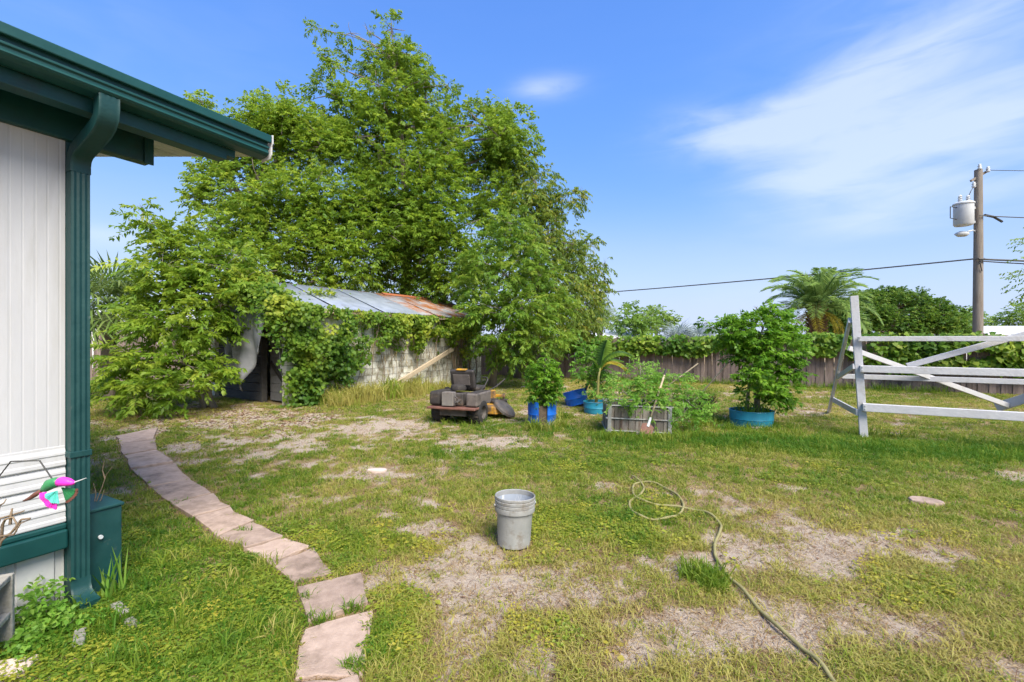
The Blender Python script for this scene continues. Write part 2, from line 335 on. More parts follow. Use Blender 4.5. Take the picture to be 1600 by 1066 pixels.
def gz(x, y):
    return .03*(fbm(x, y, 1.6, 5, 3)-.5)*sstep(60, 25, np.hypot(x, y))
def gauss(x, y, px, py, rx, ry=None):
    c = G(px, py); ry = ry or rx
    return np.exp(-(((x-c.x)/rx)**2+((y-c.y)/ry)**2))
def cover(x, y):
    bare = 0
    for px, py, rx, ry, w in [(710,1000,.30,.28,.9),(650,905,.5,.3,.75),(760,930,.4,.22,.6),(940,930,.5,.3,.85),(1060,900,.35,.25,.5),(1000,1035,.5,.16,.6),(1190,975,.5,.22,.9),(1120,1010,.3,.2,.5),(1480,975,.5,.16,.75),(1560,1040,.3,.15,.7),(1180,850,.55,.45,.6),(1300,900,.5,.3,.3),
                             (500,690,1.8,1.0,.55),(600,740,1.0,.5,.45),(700,690,1.6,.5,.35),(450,720,1.,.5,.3),(470,780,.5,.35,.3),(780,705,.8,.6,.4),(400,655,1.9,.9,.7),(620,665,1.6,.8,.6),(670,830,.35,.2,.6),(735,860,.25,.3,.5),(1080,770,.7,.5,.42),(1530,745,1.0,.45,.6),(830,645,1.2,.9,.5),(300,640,2.,.6,.55),(1290,645,2.,.8,.25),(900,880,.3,.2,.3),(600,960,.0001,.0001,0),(1370,850,.8,.3,.25),(960,760,.3,.3,.2)]:
        if w: bare = bare+w*gauss(x, y, px, py, rx, ry)
    clov = 0
    for px, py, rx, ry, w in [(300,1000,.9,.6,1.2),(250,870,.8,.6,.8),(450,1000,.3,.3,.6),(605,980,.22,.4,1.1),(560,850,.6,.3,.7),(900,820,.7,.5,.9),(1010,800,.5,.5,.7),(870,725,.9,.7,.8),(1010,720,1.2,.7,.6),(1050,930,.3,.12,.7),(1130,1010,.3,.1,.7),(1420,930,.6,.2,.6),(1000,1000,.25,.1,.7),(870,980,.25,.12,.6),(780,950,.2,.1,.5),(1330,740,1.3,.5,.7),(660,700,1,.4,.3)]:
        clov = clov+w*gauss(x, y, px, py, rx, ry)
    tall = 0
    for px, py, rx, ry, w in [(1400,705,2.2,.45,1),(1200,690,1.6,.5,.9),(1560,710,1.5,.5,1),(1060,690,1.2,.5,.7),(900,680,.9,.5,.5),(700,712,.5,.25,.7)]:
        tall = tall+w*gauss(x, y, px, py, rx, ry)
    n1 = fbm(x, y, 1.3, 11, 4); n2 = fbm(x, y, .42, 23, 4); n3 = fbm(x, y, 2.6, 37, 3); n4 = fbm(x, y, .16, 41, 3)
    b = bare*1.02+(n1-.5)*1.1+(n2-.5)*1.9+(n4-.5)*1.3-.5*clov-.45*tall+.12
    b = sstep(.06, .86, b+(fbm(x, y, .45, 91, 4)-.5)*1.4+(fbm(x, y, .12, 93, 2)-.5)*.5)
    dry = np.clip(.46+(n3-.5)*1.6+(n2-.5)*.6+.35*bare-.4*tall-.25*clov+.10*sstep(7, 12, y), 0, 1)
    cl = np.clip(clov*.75+(n1-.45)*1.2+(n2-.5)*1.5+(n4-.5)*1.2+.02, 0, 1)*(1-.75*b)
    return b, dry, cl, np.clip(tall, 0, 1)
# ------------------------------------------------------------------ ground sheet
def axis(a, b, st, lim):
    v = list(np.arange(a, b+1e-6, st)); s = st; x = b
    while x < lim: s *= 1.25; x += s; v.append(x)
    s = st; x = a; pre = []
    while x > -lim: s *= 1.25; x -= s; pre.append(x)
    return np.array(pre[::-1]+v)
xs = axis(-8, 10, .075, 1200); ys = axis(1.2, 14, .075, 1500)
X, Y = np.meshgrid(xs, ys); x = X.ravel(); y = Y.ravel(); Z = gz(x, y)
b_, dry_, cl_, tall_ = cover(x, y)
nx, ny = len(xs), len(ys)
me = bpy.data.meshes.new('ground'); me.vertices.add(nx*ny); me.vertices.foreach_set('co', np.stack([x, y, Z], 1).astype(np.float32).ravel())
I = np.arange(nx*ny).reshape(ny, nx); q = np.stack([I[:-1,:-1], I[:-1,1:], I[1:,1:], I[1:,:-1]], -1).reshape(-1)
me.loops.add(len(q)); me.loops.foreach_set('vertex_index', q.astype(np.int32)); me.polygons.add(len(q)//4); me.polygons.foreach_set('loop_start', (np.arange(len(q)//4)*4).astype(np.int32))
me.polygons.foreach_set('use_smooth', [True]*(len(q)//4)); me.update(calc_edges=True)
for nm, arr in (('bare', b_), ('dry', dry_)):
    a = me.attributes.new(nm, 'FLOAT', 'POINT'); a.data.foreach_set('value', arr.astype(np.float32))
gm, n, bs = newmat('lawn_soil'); N = n.nodes.new; L = n.links.new
def gnoise(scale, detail=6, rough=.6):
    z = N('ShaderNodeTexNoise'); z.inputs['Scale'].default_value = scale; z.inputs['Detail'].default_value = detail; z.inputs['Roughness'].default_value = rough; L(gtc.outputs['Object'], z.inputs['Vector']); return z.outputs[0]
def gmix(f, a, b):
    z = N('ShaderNodeMix'); z.data_type = 'RGBA'
    (L(f, z.inputs[0]) if not isinstance(f, float) else setattr(z.inputs[0], 'default_value', f))
    for i, c in ((6, a), (7, b)):
        if isinstance(c, tuple): z.inputs[i].default_value = rgb(c)
        else: L(c, z.inputs[i])
    return z.outputs[2]
def grange(f, a, b, c=0., d=1.):
    z = N('ShaderNodeMapRange'); L(f, z.inputs[0]); z.inputs[1].default_value = a; z.inputs[2].default_value = b; z.inputs[3].default_value = c; z.inputs[4].default_value = d; return z.outputs[0]
def gadd(a, b, op='ADD'):
    z = N('ShaderNodeMath'); z.operation = op
    for i, v in enumerate((a, b)):
        if isinstance(v, (int, float)): z.inputs[i].default_value = v
        else: L(v, z.inputs[i])
    return z.outputs[0]
gtc = N('ShaderNodeTexCoord')
ab = N('ShaderNodeAttribute'); ab.attribute_name = 'bare'; ad_ = N('ShaderNodeAttribute'); ad_.attribute_name = 'dry'
n_f = gnoise(28, 8, .7); n_m = gnoise(7, 6, .65); n_g = gnoise(140, 4, .7); n_vf = gnoise(420, 3, .7)
sand = gmix(grange(n_g, .3, .7), (.34,.275,.215), (.52,.435,.355)); sand = gmix(grange(n_f, .52, .72), sand, (.26,.19,.15)); sand = gmix(grange(n_vf, .58, .68), sand, (.16,.11,.08))
thatch = gmix(grange(n_g, .35, .65), (.175,.12,.065), (.36,.265,.15))
turf = gmix(grange(n_g, .35, .65), (.15,.115,.05), (.30,.235,.11))
veg = gmix(grange(gadd(ad_.outputs['Fac'], gadd(n_f, .8, 'MULTIPLY')), .55, 1.05), turf, thatch)
bf = grange(gadd(ab.outputs['Fac'], gadd(gadd(n_f, .5, 'SUBTRACT'), 1.6, 'MULTIPLY')),   .34, .80)
L(gmix(bf, veg, sand), bs.inputs['Base Color']); bs.inputs['Roughness'].default_value = .95; bs.inputs['Specular IOR Level'].default_value = .15
bu = N('ShaderNodeBump'); bu.inputs['Strength'].default_value = .8; bu.inputs['Distance'].default_value = .03; L(gadd(n_f, gadd(n_g, .35, 'MULTIPLY')), bu.inputs['Height']); L(bu.outputs[0], bs.inputs['Normal'])
gobj = link('ground', me, gm); tag(gobj, 'patchy lawn of sand, thatch and turf across the yard', kind='structure')
# ------------------------------------------------------------------ paved path
path = bpy.data.objects.new('path', None); C.objects.link(path); tag(path, 'curving path of pinkish grey concrete slabs through the grass', kind='structure')
rng = random.Random(4)
for s in SLABS:
    c = sum((Vector(p) for p in s), Vector())/4; ps = []
    for i in range(4):
        a, b = s[i], s[(i+1) % 4]
        for t in (0, .33, .66):
            p = a.lerp(b, t); p = c+(p-c)*(1-.008/max(.1, (p-c).length)*1.5)
            ps.append(p+Vector((rng.uniform(-.016,.016), rng.uniform(-.013,.013), 0)))
    h = .026+rng.uniform(-.006,.01); nn = len(ps)
    tl = Vector((rng.uniform(-.02,.02), rng.uniform(-.02,.02)))
    mb = MB(); vs = [(p.x-c.x, p.y-c.y, -.06) for p in ps]+[(p.x-c.x, p.y-c.y, h+tl.x*(p.x-c.x)+tl.y*(p.y-c.y)) for p in ps]
    mb.add(vs, [tuple(range(nn-1, -1, -1)), tuple(range(nn, 2*nn))]+[(i, (i+1) % nn, (i+1) % nn+nn, i+nn) for i in range(nn)])
    mb.build('slab', M_slab, path, bevel=.006, loc=c)
# ------------------------------------------------------------------ scatter (grass, clover, dead grass)
def scatter(name, label, cat, pos, rot, scl, idx, tint, sources, m):
    me = bpy.data.meshes.new(name); nP = len(pos); me.vertices.add(nP); me.vertices.foreach_set('co', pos.astype(np.float32).ravel())
    for nm, ty, arr, key in (('rot', 'FLOAT_VECTOR', rot, 'vector'), ('scl', 'FLOAT_VECTOR', scl, 'vector'), ('idx', 'INT', idx, 'value'), ('tint', 'FLOAT', tint, 'value')):
        a = me.attributes.new(nm, ty, 'POINT'); a.data.foreach_set(key, np.ascontiguousarray(arr, dtype=np.int32 if ty == 'INT' else np.float32).ravel())
    me.materials.append(m); o = link(name, me); tag(o, label, cat, kind='stuff')
    col = bpy.data.collections.new(name+'_tufts')
    for k, sm in enumerate(sources):
        sm.materials.append(m); so_ = bpy.data.objects.new('%s_tuft_%02d' % (name, k), sm); col.objects.link(so_)
    g = bpy.data.node_groups.new(name+'_scatter', 'GeometryNodeTree')
    g.interface.new_socket('Geometry', in_out='INPUT', socket_type='NodeSocketGeometry'); g.interface.new_socket('Geometry', in_out='OUTPUT', socket_type='NodeSocketGeometry')
    gi = g.nodes.new('NodeGroupInput'); go = g.nodes.new('NodeGroupOutput'); ip = g.nodes.new('GeometryNodeInstanceOnPoints'); ci = g.nodes.new('GeometryNodeCollectionInfo')
    ci.inputs['Collection'].default_value = col; ci.inputs['Separate Children'].default_value = True; ci.inputs['Reset Children'].default_value = True
    def na(nm, ty):
        k = g.nodes.new('GeometryNodeInputNamedAttribute'); k.data_type = ty; k.inputs['Name'].default_value = nm; return next(q for q in k.outputs if q.enabled and q.name == 'Attribute')
    g.links.new(gi.outputs[0], ip.inputs['Points']); g.links.new(ci.outputs[0], ip.inputs['Instance']); ip.inputs['Pick Instance'].default_value = True
    g.links.new(na('idx', 'INT'), ip.inputs['Instance Index']); g.links.new(na('rot', 'FLOAT_VECTOR'), ip.inputs['Rotation']); g.links.new(na('scl', 'FLOAT_VECTOR'), ip.inputs['Scale'])
    g.links.new(ip.outputs[0], go.inputs[0])
    md = o.modifiers.new('scatter', 'NODES'); md.node_group = g
    return o
def tuft_mesh(rs, nb, h, spread, w, lean):
    vs = []; fs = []
    for k in range(nb):
        a = rs.uniform(0, 6.283); r = spread*math.sqrt(rs.random()); bx, by = r*math.cos(a), r*math.sin(a)
        hh = h*rs.uniform(.45, 1.15); d = rs.uniform(0, 6.283); ln = lean*rs.uniform(.3, 1.4)*hh; dx, dy = math.cos(d)*ln, math.sin(d)*ln
        wa = rs.uniform(0, 6.283); wx, wy = math.cos(wa)*w/2, math.sin(wa)*w/2; b = len(vs)
        vs += [(bx-wx,by-wy,-.005),(bx+wx,by+wy,-.005),(bx+dx*.35-wx*.8,by+dy*.35-wy*.8,hh*.6),(bx+dx*.35+wx*.8,by+dy*.35+wy*.8,hh*.6),(bx+dx,by+dy,hh*(1-.25*lean))]
        fs += [(b,b+1,b+3,b+2),(b+2,b+3,b+4)]
    me = bpy.data.meshes.new('tuft'); me.from_pydata(vs, [], fs); return me
def clover_mesh(rs, nl, spread, ls, hmax):
    vs = []; fs = []
    for k in range(nl):
        a = rs.uniform(0, 6.283); r = spread*math.sqrt(rs.random()); x0, y0 = r*math.cos(a), r*math.sin(a); z0 = rs.uniform(.15, 1)*hmax*(1-.5*(r/spread)**2); s = ls*rs.uniform(.6, 1.2)
        az = rs.uniform(0, 6.283); tl = rs.uniform(-.1, .7); ux, uy = math.cos(az), math.sin(az); b = len(vs)
        vs += [(x0,y0,z0),(x0+ux*s*.5-uy*s*.38,y0+uy*s*.5+ux*s*.38,z0+s*.12-tl*s*.2),(x0+ux*s,y0+uy*s,z0-tl*s*.5),(x0+ux*s*.5+uy*s*.38,y0+uy*s*.5-ux*s*.38,z0+s*.12-tl*s*.2)]
        fs += [(b,b+1,b+2,b+3)]
    me = bpy.data.meshes.new('clover'); me.from_pydata(vs, [], fs); return me
rn = np.random.default_rng(7); rs = random.Random(9)
def sample(dens0, dmin, y0=1.3, y1=24, pw=1.35):
    # candidate points whose density falls off with distance
    xs_, ys_ = [], []
    for ya in np.arange(y0, y1, .5):
        yb = ya+.5; ym = ya+.25; hw = 1.16*ym+1.6; rho = max(dmin, min(dens0, dens0*(2.6/ym)**pw)); k = int(rho*2*hw*.5)
        xs_.append(rn.uniform(-hw, hw, k)); ys_.append(rn.uniform(ya, yb, k))
    return np.concatenate(xs_), np.concatenate(ys_)
def hz_(p): return G(960+p[0]/3.08, 720+p[1]/3.08)
hp = [(85,80),(128,112),(142,140),(125,172),(85,195),(72,222),(90,255),(130,280),(190,293),(260,287),(310,266),(331,238),(328,205),(305,175),(260,145),(200,118),(140,108),(98,122),(88,155),(112,190),(170,212),(260,226),(340,236),(420,250),(480,280),(512,318),(508,352),(488,395),(482,440),(490,480),(520,530),(560,580),(620,640),(700,730),(790,820),(900,910),(980,980),(1045,1060),(1110,1150),(1200,1290)]
hp = [hz_(p) for p in hp]; cv = []
for i in range(len(hp)-1):
    p0, p1, p2, p3 = hp[max(0,i-1)], hp[i], hp[i+1], hp[min(len(hp)-1, i+2)]
    for k in range(6):
        t = k/6; cv.append(.5*((2*p1)+(p2-p0)*t+(2*p0-5*p1+4*p2-p3)*t*t+(3*p1-p0-3*p2+p3)*t**3))
HOSE = cv
HC = Vector((-2.7, 2.75, 0)); HU = Vector((.471, .882, 0)).normalized(); HN = Vector((HU.y, -HU.x, 0))
SC = Vector((-5.5, 11.1, 0)); SU = Vector((.5524, .8336, 0)).normalized(); SN = Vector((SU.y, -SU.x, 0))
def blocked(x, y):
    hx = (x-HC.x)*HU.x+(y-HC.y)*HU.y; hy = (x-HC.x)*HN.x+(y-HC.y)*HN.y
    sx = (x-SC.x)*SU.x+(y-SC.y)*SU.y; sy = (x-SC.x)*SN.x+(y-SC.y)*SN.y
    b = ((hx < .06) & (hy < .03)) | ((hx < .30) & (hx > -.1) & (hy < .02) & (hy > -.4)) | ((sx > -.05) & (sx < 7.9) & (sy < .05) & (sy > -4))
    for k in range(0, len(HOSE)-1, 2): b |= np.hypot(x-HOSE[k].x, y-HOSE[k].y) < .022
    for c, r in ((G(803,852), .14), (G(847,664), .24), (G(1174,664), .36)): b |= np.hypot(x-c.x, y-c.y) < r
    return b
# short grass
x, y = sample(1500, 85); b, dry, cl, tl = cover(x, y)
keep = (rn.random(len(x)) < np.clip(.97-.80*b-.25*cl-2.6*np.clip(fbm(x, y, .30, 77, 3)-.46, 0, 1)+.3*tl, .06, 1)) & ~(on_path(x, y, .10) & (on_path(x, y, -.12) | (fbm(x, y, .3, 81, 2) < .6))) & ~blocked(x, y)
x, y, b, dry, cl, tl = (a[keep] for a in (x, y, b, dry, cl, tl)); n_ = len(x)
sc = (.75+.7*rn.random(n_))*(1+.045*np.clip(y-3, 0, 14)); hgt = sc*(.72+.9*tl-.25*b+.25*cl)*(.55+1.0*fbm(x, y, .35, 71, 3))
scatter('lawn_grass', 'short yellow green grass growing in thin tufts over the yard', 'grass', np.stack([x, y, gz(x, y)], 1), np.stack([rn.normal(0,.1,n_), rn.normal(0,.1,n_), rn.uniform(0,6.28,n_)], 1),
        np.stack([sc, sc, hgt], 1), rn.integers(0, 5, n_), np.clip(.14+.85*dry+.7*(fbm(x, y, .25, 63, 2)-.5)+rn.normal(0,.22,n_)-.08*tl-.12*cl, 0, 1),
        [tuft_mesh(rs, 13, .050, .045, .0052, 1.0) for k in range(5)], L_grass)
print('grass', n_)
# clover and broad-leaved weeds
x, y = sample(1150, 45, y1=12, pw=1.3); b, dry, cl, tl = cover(x, y)
keep = (rn.random(len(x)) < np.clip(cl*1.5-.12-3.0*np.clip(fbm(x, y, .28, 68, 3)-.48, 0, 1), 0, .95)) & ~on_path(x, y, .13) & ~blocked(x, y)
x, y, dry, cl = (a[keep] for a in (x, y, dry, cl)); n_ = len(x); sc = (.65+.7*rn.random(n_))*(1+.06*np.clip(y-3, 0, 14))
scatter('clover_patches', 'low bright green clover and broad leaved weeds spread in patches', 'weeds', np.stack([x, y, gz(x, y)], 1), np.stack([rn.normal(0,.12,n_), rn.normal(0,.12,n_), rn.uniform(0,6.28,n_)], 1),
        np.stack([sc, sc, sc*(.35+.7*rn.random(n_)+1.1*np.clip(fbm(x, y, .3, 66, 3)-.42, 0, 1))], 1), rn.integers(0, 5, n_), np.clip(.2+.55*dry+.9*(fbm(x, y, .3, 61, 2)-.5)+rn.normal(0,.22,n_), 0, 1),
        [clover_mesh(rs, n1_, .065, l1_, h1_) for n1_, l1_, h1_ in ((30,.015,.03),(24,.018,.045),(14,.027,.05),(26,.016,.06),(9,.036,.05))], L_clover)
print('clover', n_)
# dead straw lying flat
x, y = sample(700, 22, y1=14); b, dry, cl, tl = cover(x, y)
keep = (rn.random(len(x)) < np.clip(.14+.45*dry*(1-tl)*(1-.6*b)+.10*b, 0, 1)) & ~on_path(x, y, -.15) & ~blocked(x, y)
x, y, dry = x[keep], y[keep], dry[keep]; n_ = len(x); sc = (.7+.7*rn.random(n_))*(1+.06*np.clip(y-3, 0, 14))
scatter('dead_grass', 'tan dead grass blades lying flat over the sandy lawn', 'dead grass', np.stack([x, y, gz(x, y)], 1), np.stack([0*x, 0*x, rn.uniform(0,6.28,n_)], 1),
        np.stack([sc, sc, sc*.45], 1), rn.integers(0, 4, n_), np.clip(rn.normal(.5,.28,n_), 0, 1), [tuft_mesh(rs, 9, .05, .07, .004, 1.9) for k in range(4)], L_dead)
print('dead', n_)
# taller grass: along the shed wall, under the white frame, around planters, one clump by the hose
tx, ty, th, tt = [], [], [], []
def clump(c, rx, ry, k, h, tint, sd_=.12, ang=0):
    a = rn.normal(0, .55, (k, 2)); cx, cy = a[:,0]*rx, a[:,1]*ry
    tx.extend(c[0]+cx*math.cos(ang)-cy*math.sin(ang)); ty.extend(c[1]+cx*math.sin(ang)+cy*math.cos(ang)); th.extend(h*rn.uniform(.55, 1.2, k)); tt.extend(np.clip(rn.normal(tint, sd_, k), 0, 1))
clump(G(1098,905), .12, .10, 60, 1.8, .3); clump(G(1118,922), .09, .06, 25, 1.4, .35)
SA = math.atan2(SU.y, SU.x)
for k in range(26):
    t = .9+k*.2; p = SC+SU*t+SN*rn.uniform(.25, .9); clump(p, .35, .3, int(rn.integers(12, 48)), rn.uniform(3.2, 7.5) if k < 18 else rn.uniform(2.5, 5), rn.uniform(.5, .98), .2, SA)
for px, py in ((1170,672),(1140,672),(1210,668)): clump(G(px,py), .3, .15, 26, 2.2, .2)
for px, py in ((960,688),(1010,690),(1050,690),(1085,685),(1100,665),(1120,660)): clump(G(px,py), .3, .14, 30, 2.6, .35, .2)
for px, py in ((830,672),(872,668),(850,674),(884,655)): clump(G(px,py), .16, .1, 26, 2.8, .5, .25)
for k in range(30): clump(G(1150+k*17, 668+k*1.3+rn.uniform(-12, 14)), .5, .2, 16, 1.7, .33, .2)
for k in range(26):
    t = k/25; p = Vector((3, 19.3, 0)).lerp(Vector((13, 14.1, 0)), t); clump(p, .5, .2, 16, 3.6, .25)
clump(SC+SU*1.5+SN*.9, .5, .4, 90, 6.5, .95, .1, SA); clump(SC+SU*.9+SN*1.0, .4, .3, 50, 5, .9, .15, SA)
for px, py in ((690,664),(720,668),(745,668),(760,662)): clump(G(px,py), .3, .1, 14, 1.8, .3)
for px, py, s_ in ((500,975,1),(545,955,1),(380,832,.8),(480,938,.8),(478,972,.9),(560,1052,1.1),(545,1045,1)): clump(G(px,py), .05, .02, 9, 1.1*s_, .2)
for k in range(34): clump(G(rn.uniform(190, 470), rn.uniform(800, 1062)), .07, .05, 6, rn.uniform(.9, 1.7), rn.uniform(.15, .8), .2)
for px, py in ((180,985),(60,1000),(40,960),(100,960),(200,1040)): clump(G(px,py), .12, .08, 14, 1.6, .2)
tx, ty, th, tt = map(np.array, (tx, ty, th, tt)); keep = ~blocked(tx, ty); tx, ty, th, tt = tx[keep], ty[keep], th[keep], tt[keep]; n_ = len(tx)
scatter('tall_grass', 'taller grass clumps left unmown along the shed wall, planters and fence', 'tall grass', np.stack([tx, ty, gz(tx, ty)], 1), np.stack([rn.normal(0,.16,n_), rn.normal(0,.16,n_), rn.uniform(0,6.28,n_)], 1),
        np.stack([th*.55+.5, th*.55+.5, th], 1), rn.integers(0, 4, n_), tt, [tuft_mesh(rs, 9, .085, .03, .0055, .75) for k in range(4)], L_grass)
# leaf litter under the bush and shed door
n_ = 2600; lx = rn.uniform(-9.5, -3.6, n_); ly = 8.6+rn.normal(0, 1.1, n_)+(-3.6-lx)*.22+.6
lx2 = rn.uniform(-1.2, 3.2, 500); ly2 = rn.uniform(2.1, 4.5, 500); lx = np.concatenate([lx, lx2]); ly = np.concatenate([ly, ly2]); keep = ~blocked(lx, ly); lx, ly = lx[keep], ly[keep]; n_ = len(lx)
lm = []
for k in range(3):
    s_ = rs.uniform(.8, 1.2); me_ = bpy.data.meshes.new('leaf'); me_.from_pydata([(-.03*s_,0,.004),(0,.013*s_,.012),(.03*s_,0,.004),(0,-.013*s_,.012)], [], [(0,1,2,3)]); lm.append(me_)
sc = np.where(ly < 5, .45, 1.0)*rn.uniform(.6, 1.4, n_)
scatter('leaf_litter', 'brown fallen leaves scattered on the ground before the bush and shed', 'fallen leaves', np.stack([lx, ly, gz(lx, ly)+.004], 1), np.stack([rn.normal(0,.3,n_), rn.normal(0,.3,n_), rn.uniform(0,6.28,n_)], 1), np.stack([sc, sc, sc], 1), rn.integers(0, 3, n_), np.clip(rn.normal(.5,.25,n_), 0, 1), lm, L_litter)
# ------------------------------------------------------------------ mobile home at the left
HA = math.atan2(HU.y, HU.x)
home = thing('mobile_home', 'white ribbed mobile home with dark green gutter and trim', 'house', HC, HA)
# local frame: x along the wall (0 = corner), -y outward
def rib_wall(x0, x1, z0, z1, step, depth, yb=0.):
    mb = MB(); xsr = []; x_ = x0
    while x_ < x1-1e-6: xsr += [(x_, 0), (min(x_+step*.78, x1), 0), (min(x_+step*.82, x1), depth), (min(x_+step*.96, x1), depth)]; x_ += step
    xsr.append((x1, 0)); k = len(xsr); vs = [(a, yb+b, z0) for a, b in xsr]+[(a, yb+b, z1) for a, b in xsr]+[(x0, yb+.05, z0), (x1, yb+.05, z0), (x0, yb+.05, z1), (x1, yb+.05, z1)]
    fs = [(i, i+1, i+1+k, i+k) for i in range(k-1)]+[(2*k, 2*k+1, 2*k+3, 2*k+2)]
    return mb.add(vs, fs)
rib_wall(-6, 0, .955, 2.83, .052, .0009).build('wall_panel', M_white, home)
for k in range(4):
    z0 = .505+k*.1135; z1 = z0+.1135
    MB().prism([(-.012,z0+.004),(-.016,z0+.012),(-.015,z0+.03),(-.010,z0+.038),(-.009,z0+.066),(-.013,z0+.074),(-.012,z0+.085),(-.003,z1-.004),(-.002,z1+.012),(.05,z1+.012),(.05,z0+.004)], (-6, 0)).build('lap_siding', M_white, home, bevel=.003)
MB().box(-6, 0, -.03, .04, .475, .507).build('trim_flashing', M_green, home, bevel=.008)
MB().box(-6, 0, -.05, .04, .36, .474).build('trim_board', M_green, home, bevel=.01)
rib_wall(-6, 0, -.05, .359, .2, .012, .02).build('skirting', M_skirt, home)
MB().box(-6, 0, .051, 6.8, -.05, 2.9).build('body', M_white, home)
MB().box(.002, .06, .0, .1, -.02, 2.83).build('corner_post', M_greenb, home, bevel=.006)
MB().box(-6, .43, -.035, .05, 2.81, 3.02).build('header_beam', M_green, home, bevel=.008)
MB().box(.385, .44, -.05, -.037, 2.80, 3.0).build('beam_end_cap', M_green, home, bevel=.004)
SL = .19
def zs(y_): return 2.985+SL*(y_+.45)
X0, X1 = -6.3, 1.0
mb = MB(); nrib = 27; MB().box(X0, X1, -.447, -.441, 3.03, 3.1).build('fascia', M_green, home)
for k in range(nrib):   # soffit pans run up the slope
    y0 = -.38+k*.14; y1 = y0+.14
    if y1 > 3.36: break
    MB().prism([(y0+.004,zs(y0)),(y1-.004,zs(y1)),(y1-.004,zs(y1)+.02),(y0+.004,zs(y0)+.02)], (X0, X1)).build('soffit_panel', M_soffit, home)
mb.prism([(-.44,zs(-.44)+.03),(3.4,zs(3.4)+.03),(3.4,zs(3.4)+.13),(-.44,zs(-.44)+.13)], (X0, X1)).prism([(3.4,zs(3.4)+.03),(7.2,zs(-.4)+.03),(7.2,zs(-.4)+.13),(3.4,zs(3.4)+.13)], (X0, X1)).build('roof', M_roofw, home)
MB().box(X0, X1+.012, -.478, -.452, 3.085, 3.142).build('drip_edge', M_green, home, bevel=.006)
MB().prism([(-.435,2.985),(-.36,2.975),(-.36,3.055),(-.465,3.055),(-.465,3.042),(-.455,3.034),(-.455,3.02),(-.463,3.008),(-.452,2.995)], (X0, X1)).build('gutter', M_green, home, bevel=.003)
MB().prism([(-.448,2.973),(-.35,2.963),(-.35,3.145),(-.483,3.145),(-.483,3.08),(-.47,3.06),(-.468,3.0)], (X1+.013, X1+.02)).build('gutter_end_cap', M_roofw, home)
MB().prism([(-.34,2.9),(-.24,2.9),(-.24,2.985),(-.34,2.985)], (X0, .76)).prism([(-.34,2.985),(-.24,2.985),(-.24,2.93),(-.34,2.93)], (.76, .82)).build('fascia_strip', M_green, home, bevel=.003)
MB().prism([(-.235,zs(-.235)-.02),(-.05,zs(-.05)-.02),(-.05,zs(-.05)-.006),(-.235,zs(-.235)-.006)], (X0, .3)).build('dark_soffit_panel', M_green, home)  # dark green sheet covering the beige soffit between strip and beam
# downspout: ribbed rectangular sweep
def dsweep(pts, w=.088, h=.068, x_=.048):
    prof = []
    for k in range(8):
        a = -w/2+w*k/7*1.0; prof.append((a, -h/2+(.0 if k % 2 else .006)))
    prof += [(w/2, h/2), (-w/2, h/2)]
    mb = MB(); vs = []; k = len(prof)
    for i, (py_, pz_) in enumerate(pts):
        a = pts[max(i-1, 0)]; b = pts[min(i+1, len(pts)-1)]; ty_, tz_ = b[0]-a[0], b[1]-a[1]; l_ = math.hypot(ty_, tz_); ty_, tz_ = ty_/l_, tz_/l_
        ny_, nz_ = -tz_, ty_       # normal: for a path going down (0,-1) -> (1,0): +y is back
        for u_, v_ in prof: vs.append((x_+u_, py_+ny_*v_, pz_+nz_*v_))
    fs = [(i*k+j, i*k+(j+1) % k, (i+1)*k+(j+1) % k, (i+1)*k+j) for i in range(len(pts)-1) for j in range(k)]
    return mb.add(vs, fs+[tuple(range(k)), tuple(range((len(pts)-1)*k, len(pts)*k))])
ds = dsweep([(-.041,2.66),(-.041,2.2),(-.041,1.5),(-.041,.8),(-.041,.13)]).build('downspout', M_greenb, home, bevel=.002)
e = dsweep([(-.415,2.99),(-.415,2.93),(-.408,2.885),(-.385,2.85),(-.33,2.82),(-.25,2.795),(-.15,2.765),(-.09,2.745),(-.055,2.715),(-.041,2.67),(-.041,2.62)], .094, .074).build('elbow', M_greenb, ds, smooth=50)
MB().box(-.004, .1, -.081, .0, .9, .935).build('strap', M_greenb, ds, bevel=.003)
dsweep([(-.041,.16),(-.045,.11),(-.07,.06),(-.13,.035),(-.2,.025)], .094, .07).build('shoe', M_greenb, ds, smooth=50)
def HL(x_, y_, z_=0): return HC+HU*x_-HN*y_+Vector((0,0,z_))
gb = thing('utility_box', 'dark green painted metal box standing beside the downspout', 'box', HL(.16, .15), HA)
MB().box(-.105, .115, -.165, .2, -.03, .525).build('cabinet', M_greenb, gb, bevel=.008)
MB().box(-.115, .125, -.175, .21, .526, .545).build('lid', M_greenb, gb, bevel=.005)
MB().tube([(.0,-.168,.36),(.0,-.182,.36)], .012, 10).build('bolt', M_steel, gb)
bl = thing('concrete_block', 'grey hollow concrete block standing upright by the house skirting', 'block', (-2.645, 2.25, 0), R(28))
mb = MB(); mb.box(-.1, .1, -.1, -.07, -.02, .39); mb.box(-.1, .1, .07, .1, -.02, .39)
for z in (-.02, .17, .36): mb.box(-.095, .095, -.0695, .0695, z, z+.03)
mb.build('block_shell', M_conc, bl, bevel=.006)
fs_ = MB().box(-.12,.1,-.07,.08,-.03,.03).build('flat_stone', M_pinkslab, None, bevel=.02, loc=G(8,1052), rot=(0.04,.03,.4)); tag(fs_, 'flat tan stone lying below the concrete block', 'stone')
